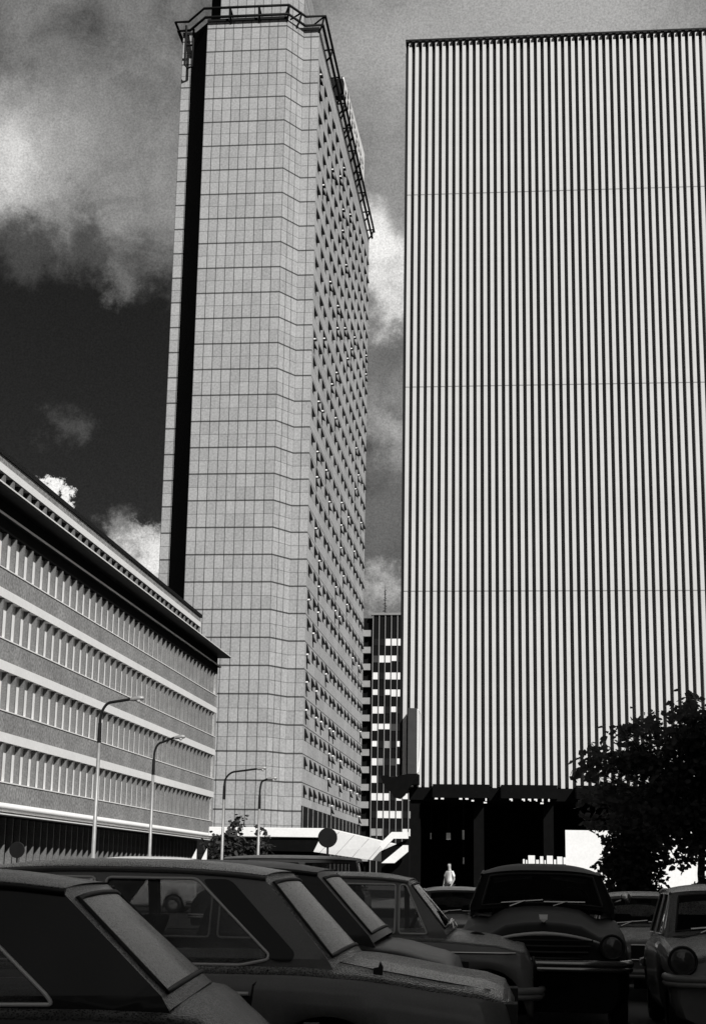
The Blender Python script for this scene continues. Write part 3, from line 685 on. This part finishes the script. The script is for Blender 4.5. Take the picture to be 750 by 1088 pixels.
# ------------------------------------------------------------------ cars
def interp(tab, x):
    if x <= tab[0][0]: return tab[0][1:]
    for a, b in zip(tab, tab[1:]):
        if x <= b[0]:
            t = (x-a[0])/(b[0]-a[0]); t = t*t*(3-2*t)*.35 + t*.65
            return tuple(p+(q-p)*t for p, q in zip(a[1:], b[1:]))
    return tab[-1][1:]
def rounded(poly, r, n=4):
    out = []; m = len(poly)
    for i in range(m):
        p, a, b = Vector(poly[i]), Vector(poly[i-1]), Vector(poly[(i+1) % m])
        da, db = (a-p), (b-p); k = min(r, da.length*.45, db.length*.45)
        s, e = p+da.normalized()*k, p+db.normalized()*k
        for j in range(n+1):
            t = j/n; out.append(tuple(s*(1-t)**2 + p*2*t*(1-t) + e*t*t))
    return out
def make_car(lab, loc, rz, tab, cab, wins, pm, vents=(), fend=0., zb=.2, wheels=(1.22,-1.18), rw=.3, dewrear=False, group='cars parked in the shaded car park',
             chrome=True, front='plain', seams=(), handle=None, hlz=.66, bumpz=.46, rearlamps=True, lampin=.2, cat='car', nm='parked_car', blackvent=True, strip=None, lampr=.09, wipers=True):
    t = thing(nm, lab, cat, loc, rz, group)
    xs0, xs1 = tab[0][0], tab[-1][0]; NS = 84
    X = [xs0+(xs1-xs0)*(.5-.5*math.cos(math.pi*i/NS)) if False else xs0+(xs1-xs0)*i/NS for i in range(NS+1)]
    def sect(x):
        zt, zs, hw = interp(tab, x)
        pts = [(0,zb),(.78*hw,zb),(.93*hw,zb+.05),(.985*hw,zb+.16),(hw,(zb+zs)*.5),(.995*hw,zs-.16),(.975*hw,zs-.05),(.945*hw,zs-.012),(.90*hw,zs+.004+fend),(.80*hw,zs+(zt-zs)*.3+fend*.55),(.66*hw,zs+(zt-zs)*.58-fend*.6),(.45*hw,zs+(zt-zs)*.85),(.22*hw,zs+(zt-zs)*.97),(0,zt)]
        out = []
        for i, (y, z) in enumerate(pts):
            for xw in wheels:
                dx = x-xw; ra = rw+.06
                if abs(dx) < ra and 1 <= i <= 5: z = max(z, min(rw+math.sqrt(ra*ra-dx*dx), zs-.1) - (5-i)*.002)
            out.append((y, z))
        return out
    mb = MB(); S = [sect(x) for x in X]; K = len(S[0]); vs = []; fs = []
    for x, s in zip(X, S):
        row = [(x,y,z) for y, z in s] + [(x,-y,z) for y, z in s[-2:0:-1]]
        vs += row
    n = len(row)
    for i in range(NS):
        for k in range(n): l = (k+1) % n; fs.append((i*n+k, i*n+l, (i+1)*n+l, (i+1)*n+k))
    mb.add(vs, fs, True); mb.add(vs[:n], [tuple(range(n))], False); mb.add(vs[-n:], [tuple(range(n))[::-1]], False)
    body = mb.build('body', pm, t, weld=True)
    # ---- cabin
    xA0, xA1, xC1, xC0, zr, wb, wr, crown = cab['xA0'], cab['xA1'], cab['xC1'], cab['xC0'], cab['zr'], cab['wb'], cab['wr'], cab['crown']
    zA, zC = cab['zA'], cab['zC']
    xm, hl = (xA0+xC0)/2, (xA0-xC0)/2
    def zrf(x):
        k = (xA1+xC1)/2; h_ = (xA1-xC1)/2
        return zr - .034*min(1.2, abs((x-k)/h_))**2.6
    def side(x, z, s, o=0):
        zbx = zC+(zA-zC)*(x-xC0)/(xA0-xC0); tt = (z-zbx)/(zr-zbx)
        tt = max(0, min(1.05, tt))
        y = wb+(wr-wb)*tt - cab.get('taper', .02)*abs((x-xm)/hl)**3
        return Vector((x, s*(y+o), z))
    outer = [(xC0-.06, zC-.10), (xC0, zC)] + [(xC1+(xA1-xC1)*k_/10, zrf(xC1+(xA1-xC1)*k_/10)) for k_ in range(11)] + [(xA0, zA), (xA0+.05, zA-.10)]
    def densify(pl, d=.12):
        o = []
        for i, p in enumerate(pl):
            q = pl[(i+1) % len(pl)]; k = max(1, int(math.dist(p, q)/d))
            o += [(p[0]+(q[0]-p[0])*j/k, p[1]+(q[1]-p[1])*j/k) for j in range(k)]
        return o
    rf = MB()
    holes = [rounded(wv, .028) for wv in wins]
    O2 = densify(outer)
    loops = [O2] + holes
    tri = geometry.tessellate_polygon([[Vector((a, b, 0)) for a, b in lp] for lp in loops])
    flat = [p for lp in loops for p in lp]
    bmt = bmesh.new(); bv = [bmt.verts.new((a, b, 0)) for a, b in flat]
    for f in tri:
        try: bmt.faces.new([bv[i] for i in f])
        except ValueError: pass
    for _ in range(2):
        bmesh.ops.subdivide_edges(bmt, edges=[e for e in bmt.edges if e.calc_length() > .09], cuts=1, use_grid_fill=False)
        bmesh.ops.triangulate(bmt, faces=bmt.faces)
    bmt.verts.index_update(); flat2 = [(v.co.x, v.co.y) for v in bmt.verts]; tri2 = [tuple(v.index for v in f.verts) for f in bmt.faces]; bmt.free()
    for s in (1, -1):
        A_ = [side(a, b, s) for a, b in flat2]; B_ = [side(a, b, s, -.035) for a, b in flat2]
        nn = len(flat2)
        rf.add(A_ + B_, tri2 + [tuple(i+nn for i in f) for f in tri2], True)
        base = 0
        for lp in loops:
            m_ = len(lp); rf.add([side(a, b, s) for a, b in lp] + [side(a, b, s, -.035) for a, b in lp], [(i, (i+1) % m_, (i+1) % m_+m_, i+m_) for i in range(m_)])
    yr = lambda x: side(x, zrf(x), 1).y
    def roof(u, v):
        x = xC1+(xA1-xC1)*v; q = 2*u-1
        e = 1-abs(2*v-1)**4
        return Vector((x + (.05*(1-q*q) if v > .99 else (-.05*(1-q*q) if v < .01 else 0)), q*yr(x), zrf(x)+crown*(1-abs(q)**3)*(.55+.45*e)))
    rf.grid(roof, 16, 16)
    def screen(x0, z0, x1, bow, zr=None):
        zr = zrf(x1)
        dx0 = (x0-x1)*.03/max(.05, zr-z0); y0 = side(x0, z0, 1).y; x0 = x0+dx0; y1 = side(x1, zr, 1).y
        def f(u, v):
            q = 2*u-1; v_ = v
            x = x0+(x1-x0)*v_ + bow*(1-q*q)*(1-.5*v_); y = q*(y0+(y1-y0)*v_)
            z = z0-.03+(zr-z0+.03)*v_ + (crown*.55*(1-abs(q)**3))*v_ + (.03-.05*q*q)*(1-v_)
            return Vector((x, y, z))
        return f
    NU, NV = 28, 20
    def parts(f, nm_, gm, mu=2, ml=2, mt=2):
        fr = lambda i, j: i < mu or i >= NU-mu or j < ml or j >= NV-mt
        rf.grid(f, NU, NV, fr)
        g = MB(); d = .004
        g.grid(f, NU, NV, lambda i, j: not fr(i, j))
        go = g.build(nm_, gm, t)
        a, b, c_, d_ = mu/NU, 1-mu/NU, ml/NV, 1-mt/NV
        loop = [(a+(b-a)*k/10, c_) for k in range(10)] + [(b, c_+(d_-c_)*k/10) for k in range(10)] + [(b-(b-a)*k/10, d_) for k in range(10)] + [(a, d_-(d_-c_)*k/10) for k in range(10)]
        MB().tube([f(*q) for q in loop], .012, 7, closed=True).build('seal', M['rubber'], go)
        return f
    fA = parts(screen(xA0, zA, xA1, .07), 'windscreen', M['cglass'])
    fC = parts(screen(xC0, zC, xC1, -.07), 'rear_window', M['dew'] if dewrear else M['cglass'])
    rfo = rf.build('roof', pm, t)
    for s in (1, -1):
        MB().tube([side(xC1-.02+(xA1-xC1+.04)*k/10, zrf(xC1-.02+(xA1-xC1+.04)*k/10)-.004, s, .008) for k in range(11)], .016, 6).build('gutter', pm, t)
    for hpoly, wv in zip(holes, wins):
        for s in (1, -1):
            g = MB(); tr_ = geometry.tessellate_polygon([[Vector((a, b, 0)) for a, b in hpoly]])
            g.add([side(a, b, s, -.014) for a, b in hpoly], [tuple(f) for f in tr_])
            go = g.build('side_window', M['cglass'], t)
            MB().tube([side(a, b, s, .004) for a, b in hpoly], .0085, 6, closed=True).build('frame', M['bright'] if chrome else M['trim'], go)
    for vp in vents:
        vp = rounded(vp, .04)
        for s in (1, -1):
            g = MB(); tr_ = geometry.tessellate_polygon([[Vector((a, b, 0)) for a, b in vp]])
            m_ = len(vp)
            g.add([side(a, b, s, .009) for a, b in vp] + [side(a, b, s, -.004) for a, b in vp], [tuple(f) for f in tr_] + [(i, (i+1) % m_, (i+1) % m_+m_, i+m_) for i in range(m_)])
            g.build('pillar_vent', M['trim'], t)
    def bside(x, z, s, o=0):
        zt, zs, hw = interp(tab, x); sec = sect(x); y = hw
        for (ya, za), (yb, zb_) in zip(sec[2:], sec[3:]):
            if za <= z <= zb_ and zb_ > za: y = ya+(yb-ya)*(z-za)/(zb_-za); break
        return Vector((x, s*(y+o), z))
    for sm in seams:
        for s in (1, -1): MB().tube([bside(a, b, s, .0) for a, b in sm], .006, 5).build('door_seam', M['trim'], t)
    if strip:
        for s in (1, -1): MB().tube([bside(strip[1]+(strip[2]-strip[1])*k/24, strip[0], s, .004) for k in range(25)], strip[3] if len(strip) > 3 else .014, 6).build('side_strip', M['chrome'] if len(strip) > 4 else M['trim'], t)
    for hx, hz in (handle or []):
        for s in (1, -1):
            a = bside(hx-.09, hz, s, .02); b = bside(hx+.09, hz, s, .02); c_ = bside(hx, hz-.02, s, .0)
            ho = MB().tube([a, b], .011, 6).build('door_handle', M['bright'], t)
            MB().box(hx-.1, hx+.1, c_.y-.006, c_.y+.006, hz-.05, hz-.012).build('recess', M['trim'], ho)
    # wheels
    for xw in wheels:
        hwx = interp(tab, xw)[2]
        for s in (1, -1):
            yc = s*(hwx-.12)
            wo = MB().lathe([(rw*.6,-.08),(rw*.9,-.085),(rw,-.05),(rw,.05),(rw*.9,.085),(rw*.6,.08)], (0,0,0), 28, 'y').build('wheel', M['rubber'], t); wo.location = (xw, yc, rw)
            MB().lathe([(0,.03),(rw*.2,.05),(rw*.35,.02),(rw*.62,.06),(rw*.62,-.06),(rw*.35,-.02),(rw*.2,-.05),(0,-.03)], (0,0,0), 24, 'y').build('rim', M['steel'], wo)
    # bumpers
    for xe, sg in ((xs1, 1), (xs0, -1)):
        hw = interp(tab, xe-sg*.12)[2]
        pth = [(xe-sg*.35, hw+.03, bumpz), (xe-sg*.1, hw+.03, bumpz), (xe+sg*.05, hw*.9, bumpz), (xe+sg*.09, hw*.4, bumpz), (xe+sg*.1, 0, bumpz), (xe+sg*.09, -hw*.4, bumpz), (xe+sg*.05, -hw*.9, bumpz), (xe-sg*.1, -hw-.03, bumpz), (xe-sg*.35, -hw-.03, bumpz)]
        MB().tube(pth, .038, 8).tube([(a, b, c_-.05) for a, b, c_ in pth], .03, 8).build('bumper', M['steel'] if not front == 'old' else M['darkchrome'], t)
        MB().box(min(xe+sg*.1, xe+sg*.115), max(xe+sg*.1, xe+sg*.115), -.25, .25, bumpz-.2, bumpz-.09).build('number_plate', M['blackwall'] if sg > 0 else M['blackwall'], t)
    hw = interp(tab, xs1-.05)[2]
    for s in (1, -1):
        xx = xs1-.03; y = s*(hw-lampin if not front == 'old' else hw*.86)
        ho = MB().lathe([(0,.07),(lampr*.6,.06),(lampr,.03),(lampr*1.08,.035),(lampr*1.15,.0),(lampr*1.1,-.2),(0,-.2)], (xx if front != 'old' else xx-.02, y, hlz), 20, 'x').build('headlight', M['lens'], t)
        MB().tube([(xx+.035, y+lampr*1.1*math.cos(k*.3142), hlz+lampr*1.1*math.sin(k*.3142)) for k in range(20)], .014, 6, closed=True).build('rim', M['trim'], ho)
        MB().box(xs0-.02, xs0+.05, *sorted((s*(hw-.05), s*(hw-.24))), hlz-.06, hlz+.07).build('tail_lamp', M['sign'], t)
    gr = MB(); gy = hw-.36
    if front == 'old':
        for k in range(7): gr.tube([(xs1-.02+.07*(1-(q/4)**2), (hw*.62)*q/4*(1-.05*k), hlz+.05-.055*k) for q in range(-4,5)], .012, 5)
        gr.build('grille', M['trim'], t)
        zt = interp(tab, xs1-.14)[0]
        MB().tube([(xs1-.06+.10*(1-(q/6)**2), hw*.78*q/6, zt-.02-.10*(q/6)**2) for q in range(-6,7)], [.008+.014*(1-abs(q)/6.5) for q in range(-6,7)], 6).build('bonnet_trim', M['bright'], t)
        em = MB(); zc = interp(tab, xs1-.35)[0]
        em.prism([(xs1-.30,-.042,zc+.06),(xs1-.30,.042,zc+.06),(xs1-.28,.038,zc+.015),(xs1-.28,0,zc-.015),(xs1-.28,-.038,zc+.015)], (.03,0,0)); em.build('emblem', M['bright'], t)
    else:
        gr.box(xs1-.04, xs1+.012, -gy, gy, hlz-.09, hlz+.08)
        go = gr.build('grille', M['trim'], t)
        MB().tube([(xs1+.015,-gy,hlz+.085),(xs1+.015,gy,hlz+.085)], .012, 6).tube([(xs1+.015,-gy,hlz-.095),(xs1+.015,gy,hlz-.095)], .012, 6).build('trim', M['chrome'], go)
    if wipers:
        for y in (-.35, .12):
            MB().tube([fA(.5+y/(2*wb), .03)+Vector((.02,0,.0)), fA(.5+(y+.16)/(2*wb), .14)+Vector((.03,0,.01))], .009, 5).tube([fA(.5+(y-.1)/(2*wb), .12)+Vector((.03,0,.005)), fA(.5+(y+.36)/(2*wb), .17)+Vector((.03,0,.005))], .01, 5).build('wiper', M['chrome'], t)
    # mirror on the driver's wing, interior mirror, seats, steering wheel
    p = side(xA0-.25, zA+.05, 1, .03)
    MB().tube([p, p+Vector((.02,.08,.03))], .01, 6).lathe([(0,-.015),(.05,-.015),(.06,0),(.05,.012),(0,.012)], (p.x+.02,p.y+.12,p.z+.05), 16, 'x').build('wing_mirror', M['chrome'], t)
    se = MB(); zb2 = min(zA, zC)-.15
    for y in (-.33, .33): se.prism([(xm+.12,y-.22,zb2),(xm+.0,y-.20,zr-.26),(xm+.0,y+.20,zr-.26),(xm+.12,y+.22,zb2)], (-.11,0,0))
    se.prism([(xC1+.05,-.55,zb2),(xC1-.06,-.5,zr-.3),(xC1-.06,.5,zr-.3),(xC1+.05,.55,zb2)], (-.12,0,0))
    se.build('seats', M['seat'], t, bevel=.03)
    sw = MB(); sc2 = Vector((xA0-.35,.33,zA+.03))
    sw.tube([sc2+Vector((.08*math.sin(k*.2618), .18*math.cos(k*.2618), .17*math.sin(k*.2618))) for k in range(24)], .012, 6, closed=True); sw.build('steering_wheel', M['trim'], t)
    MB().box(xA1-.06, xA1-.03, -.1, .1, zr-.1, zr-.05).build('inner_mirror', M['trim'], t)
    return t

PIX = R(180)
p1 = paint('paint_black', .009, .35, .35, .35); p1.node_tree.nodes['Principled BSDF'].inputs['Specular IOR Level'].default_value = .2
p2 = paint('paint_slate', .17, .36, 2.4); p3 = paint('paint_dark_grey', .02, .5, .1, .15)
p4 = paint('paint_mid_grey', .2, .4, 2.4); p6 = paint('paint_jet', .004, .5, 0, 0)
p6.node_tree.nodes['Principled BSDF'].inputs['Specular IOR Level'].default_value = .12; p7 = paint('paint_light_grey', .16, .4, 1.2); p8 = paint('paint_pale_grey', .13, .38, 1.5); p5 = paint('paint_charcoal', .05, .35, .2)
pw = paint('paint_white', .6, .4)

# saloon with its tail towards the viewer's side of the row: (x, z_top, z_side, half_width)
SAL = [(-2.12,.70,.66,.70),(-2.08,.80,.75,.76),(-1.95,.84,.79,.79),(-1.3,.935,.87,.815),(-1.0,.94,.885,.82),(0,.93,.885,.83),(1.1,.95,.88,.82),(1.3,.955,.875,.815),(2.0,.86,.80,.79),(2.28,.79,.74,.76),(2.35,.70,.66,.71)]
make_car('slate saloon with dewy rear window, black pillar vent and dew-speckled boot lid', (-2.16,8.98,.13), PIX, SAL,
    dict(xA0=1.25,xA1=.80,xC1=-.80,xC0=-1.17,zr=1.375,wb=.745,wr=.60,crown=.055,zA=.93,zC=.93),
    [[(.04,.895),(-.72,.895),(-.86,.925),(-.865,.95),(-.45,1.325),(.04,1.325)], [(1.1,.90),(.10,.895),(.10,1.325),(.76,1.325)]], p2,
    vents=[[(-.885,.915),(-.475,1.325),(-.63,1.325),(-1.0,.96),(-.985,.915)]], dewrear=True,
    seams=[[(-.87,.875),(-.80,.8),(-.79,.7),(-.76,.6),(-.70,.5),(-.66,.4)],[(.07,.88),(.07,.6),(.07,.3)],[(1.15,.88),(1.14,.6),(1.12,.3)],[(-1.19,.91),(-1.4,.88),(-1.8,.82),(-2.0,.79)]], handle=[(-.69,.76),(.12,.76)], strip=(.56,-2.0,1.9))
hook = bpy.data.objects['parked_car']
MB().prism([(-1.41,.735,.865),(-1.455,.735,.86),(-1.46,.735,.90),(-1.445,.735,.93),(-1.435,.735,.90),(-1.41,.735,.895)], (0,.025,0)).build('boot_hinge', M['trim'], hook)
S1 = [(-1.80,.40,.37,.68),(-1.76,.56,.52,.72),(-1.68,.68,.63,.76),(-1.56,.80,.745,.78),(-1.42,.92,.855,.79),(-1.3,.94,.87,.795),(-1.0,.94,.88,.80),(0,.92,.88,.81),(1.1,.94,.87,.80),(1.3,.945,.865,.795),(2.0,.84,.79,.77),(2.22,.77,.72,.74),(2.28,.69,.65,.69)]
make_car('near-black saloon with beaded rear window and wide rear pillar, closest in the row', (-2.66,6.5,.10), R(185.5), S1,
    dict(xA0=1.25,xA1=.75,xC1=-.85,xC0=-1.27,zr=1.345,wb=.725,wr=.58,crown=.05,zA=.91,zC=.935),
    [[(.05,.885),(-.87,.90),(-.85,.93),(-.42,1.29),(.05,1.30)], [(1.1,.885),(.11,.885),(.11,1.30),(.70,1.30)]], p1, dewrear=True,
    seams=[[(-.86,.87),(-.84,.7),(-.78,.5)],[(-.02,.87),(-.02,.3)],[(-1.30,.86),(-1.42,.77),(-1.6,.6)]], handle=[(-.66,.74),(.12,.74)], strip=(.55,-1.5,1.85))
S3 = [(-1.75,.66,.6,.70),(-1.72,.78,.73,.76),(-1.6,.83,.78,.79),(-1.3,.90,.85,.81)] + SAL[4:]
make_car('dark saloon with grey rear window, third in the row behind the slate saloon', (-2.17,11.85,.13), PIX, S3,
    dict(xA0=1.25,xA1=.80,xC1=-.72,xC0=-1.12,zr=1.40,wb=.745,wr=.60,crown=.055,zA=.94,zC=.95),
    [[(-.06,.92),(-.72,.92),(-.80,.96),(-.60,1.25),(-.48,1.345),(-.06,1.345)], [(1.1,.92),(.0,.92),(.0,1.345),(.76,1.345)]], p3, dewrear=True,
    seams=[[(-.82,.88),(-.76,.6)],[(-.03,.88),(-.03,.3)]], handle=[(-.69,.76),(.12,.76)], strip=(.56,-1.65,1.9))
S4 = [(-1.75,.62,.58,.66),(-1.7,.74,.70,.72),(-1.5,.85,.79,.75),(-.9,.92,.86,.77),(0,.97,.92,.78),(.6,.99,.92,.775),(.8,.995,.915,.77),(1.3,.95,.88,.75),(1.58,.89,.82,.72),(1.66,.74,.70,.66)]
make_car('mid-grey saloon with quarterlight and chrome window bars, facing the opposite way at the row end', (-1.55,15.9,0), R(0), S4,
    dict(xA0=.82,xA1=.46,xC1=-.75,xC0=-1.15,zr=1.475,wb=.705,wr=.58,crown=.05,zA=1.0,zC=.98),
    [[(.67,.96),(.40,.96),(.40,1.41),(.46,1.41)], [(.36,.96),(-.15,.96),(-.15,1.41),(.36,1.41)], [(-.21,.96),(-.85,.96),(-.62,1.41),(-.21,1.41)]], p4,
    seams=[[(-.18,.86),(-.18,.3)],[(.6,.86),(.6,.3)]], handle=[(-.05,.78)], strip=(.80,-1.6,1.5,.012,1))
OLD = [(-2.2,.72,.60,.62),(-2.1,.88,.74,.74),(-1.7,1.02,.86,.82),(-1.0,1.10,.96,.85),(0,1.14,.99,.86),(.6,1.20,1.0,.86),(.85,1.215,.99,.855),(1.4,1.17,.92,.85),(1.9,1.07,.84,.82),(2.08,.96,.75,.78),(2.16,.80,.64,.70)]
make_car('old-fashioned black rounded saloon facing the viewer with chrome bonnet trim and shield emblem', (.22,17.75,0), R(-90), OLD,
    dict(xA0=.78,xA1=.48,xC1=-.9,xC0=-1.35,zr=1.56,wb=.78,wr=.62,crown=.09,zA=1.20,zC=1.12,taper=.03),
    [[(.60,1.19),(.0,1.17),(.0,1.51),(.42,1.51)], [(-.06,1.17),(-.85,1.15),(-.70,1.51),(-.06,1.51)]], p6, fend=.06, chrome=False, front='old', hlz=.86, bumpz=.70, lampr=.10, rw=.35, wheels=(1.35,-1.35), zb=.25, strip=(.82,-1.9,1.6,.01,1))
SM = [(-1.55,.55,.5,.60),(-1.5,.70,.66,.66),(-1.2,.82,.76,.69),(-.6,.88,.82,.70),(.4,.90,.82,.70),(.6,.90,.82,.70),(1.1,.83,.76,.69),(1.42,.76,.70,.66),(1.52,.60,.56,.60)]
SMC = dict(xA0=.62,xA1=.30,xC1=-.8,xC0=-1.15,zr=1.29,wb=.635,wr=.53,crown=.05,zA=.90,zC=.87)
SMW = [[(.46,.88),(-.2,.87),(-.2,1.24),(.26,1.24)], [(-.26,.87),(-.9,.86),(-.74,1.24),(-.26,1.24)]]
make_car('small pale grey car squeezed behind and between the black and light cars', (1.66,22.3,0), R(-90), SM, SMC, SMW, p7, wheels=(.95,-.95), rw=.26, hlz=.60, bumpz=.36, lampr=.08)
make_car('small charcoal car behind the row, its roof low beside the old black saloon', (-1.08,27.2,0), R(-82), SM, dict(SMC), SMW, p5, wheels=(.95,-.95), rw=.26, hlz=.60, bumpz=.36, lampr=.08)
S8 = [(-1.7,.6,.55,.66),(-1.65,.78,.72,.72),(-1.3,.9,.83,.76),(-.7,.96,.9,.77),(.3,.98,.91,.775),(.55,.99,.90,.775),(1.2,.93,.83,.76),(1.62,.86,.76,.73),(1.72,.66,.6,.66)]
make_car('light grey compact car facing the viewer with wide windscreen, at the picture edge', (2.12,17.0,0), R(-90), S8,
    dict(xA0=.60,xA1=.28,xC1=-.85,xC0=-1.25,zr=1.40,wb=.705,wr=.58,crown=.06,zA=.985,zC=.95),
    [[(.44,.96),(-.2,.95),(-.2,1.35),(.24,1.35)], [(-.26,.95),(-1.0,.94),(-.8,1.35),(-.26,1.35)]], p8, wheels=(1.1,-1.1), hlz=.76, bumpz=.60, lampr=.115, fend=.03, lampin=.07)
# two vans further off, only their roofs showing
VAN = [(-2.3,1.0,.95,.86),(-2.25,1.15,1.1,.90),(-1,1.2,1.15,.92),(0,1.2,1.15,.92),(1.6,1.2,1.15,.92),(1.9,1.1,1.04,.90),(2.1,.9,.85,.84),(2.15,.7,.66,.8)]
VC = dict(xA0=1.75,xA1=1.35,xC1=-2.05,xC0=-2.2,zr=2.02,wb=.85,wr=.78,crown=.09,zA=1.15,zC=1.15,taper=.03)
VW = [[(1.5,1.2),(.7,1.2),(.7,1.85),(1.2,1.85)], [(.5,1.3),(-.6,1.3),(-.6,1.8),(.5,1.8)], [(-.75,1.3),(-1.9,1.3),(-1.9,1.8),(-.75,1.8)]]
make_car('distant white van with only its roof showing before the office block', (-14.6,61,0), PIX, VAN, VC, VW, pw, cat='van', nm='parked_van', wheels=(1.4,-1.4), rw=.33, chrome=False, group='vans beyond the car park')
make_car('dark van with only its low roof line showing behind the slate saloon', (-6.2,41,0), PIX, VAN, dict(VC, zr=1.9), VW, p3, cat='van', nm='parked_van', wheels=(1.4,-1.4), rw=.33, chrome=False, group='vans beyond the car park')

# ------------------------------------------------------------------ person beyond the cars
def skin(name, nodes_, edges, m, parent, root=0):
    me = bpy.data.meshes.new(name); me.from_pydata([n_[:3] for n_ in nodes_], edges, []); o = bpy.data.objects.new(name, me); COL.objects.link(o); o.parent = parent
    md = o.modifiers.new('skin', 'SKIN'); lay = me.skin_vertices[0].data if me.skin_vertices else None
    if lay is None:
        bm = bmesh.new(); bm.from_mesh(me); bm.verts.layers.skin.verify(); bm.to_mesh(me); bm.free(); lay = me.skin_vertices[0].data
    for i, n_ in enumerate(nodes_): lay[i].radius = (n_[3], n_[4] if len(n_) > 4 else n_[3]); lay[i].use_root = (i == root)
    sb = o.modifiers.new('sub', 'SUBSURF'); sb.levels = 1; sb.render_levels = 2
    me.materials.append(m); return o
Pn = thing('person', 'person in a white shirt walking in the open beyond the parked cars', 'person', (-2.80,63.5,.3), R(215))
bn = [(0,0,.95,.13,.15),(0,0,1.15,.11,.14),(0,0,1.35,.12,.16),(0,0,1.47,.06),(.01,0,1.56,.055),(.02,0,1.65,.085,.075),(.02,0,1.74,.07,.065)]
be = [(0,1),(1,2),(2,3),(3,4),(4,5),(5,6)]
for s in (1, -1):
    k = len(bn); st = .12*s
    bn += [(0,.10*s,.86,.085),(st*.9,.10*s,.5,.058),(st*1.2-.04,.10*s,.1,.042),(st*1.2+.1,.10*s,.04,.035)]; be += [(0,k),(k,k+1),(k+1,k+2),(k+2,k+3)]
    k = len(bn)
    bn += [(0,.19*s,1.40,.05),(-st*.6,.23*s,1.13,.042),(-st*.2+.1,.23*s,.90,.03),(-st*.2+.12,.23*s,.83,.032,.018)]; be += [(2,k),(k,k+1),(k+1,k+2),(k+2,k+3)]
    w3 = k+3
    for f in range(4):
        k = len(bn); xx = -st*.2+.10+.02*f
        bn += [(xx+.01,.235*s,.78,.009),(xx+.015,.228*s,.735+.006*abs(f-1.5),.008)]; be += [(w3,k),(k,k+1)]
    k = len(bn); bn += [(-st*.2+.155,.215*s,.82,.010),(-st*.2+.175,.205*s,.785,.009)]; be += [(w3-1,k),(k,k+1)]
skin('body', bn, be, M['skin'], Pn)
skin('shirt', [(0,0,.92,.15,.17),(0,0,1.15,.135,.165),(0,0,1.36,.14,.18),(0,0,1.455,.075)] + [(0,.195*s,1.40,.068) for s in (1,-1)] + [(-.072*s,.23*s,1.2,.058) for s in (1,-1)], [(0,1),(1,2),(2,3),(2,4),(2,5),(4,6),(5,7)], M['cloth'], Pn)
skin('trousers', [(0,0,.93,.145,.165),(0,.10,.84,.10),(.108,.10,.5,.075),(.10,.10,.13,.06),(0,-.10,.84,.10),(-.108,-.10,.5,.075),(-.18,-.10,.13,.06)], [(0,1),(1,2),(2,3),(0,4),(4,5),(5,6)], M['trousers'], Pn)
skin('hair', [(.0,0,1.70,.088,.08),(.0,0,1.76,.07,.07)], [(0,1)], M['hair'], Pn)
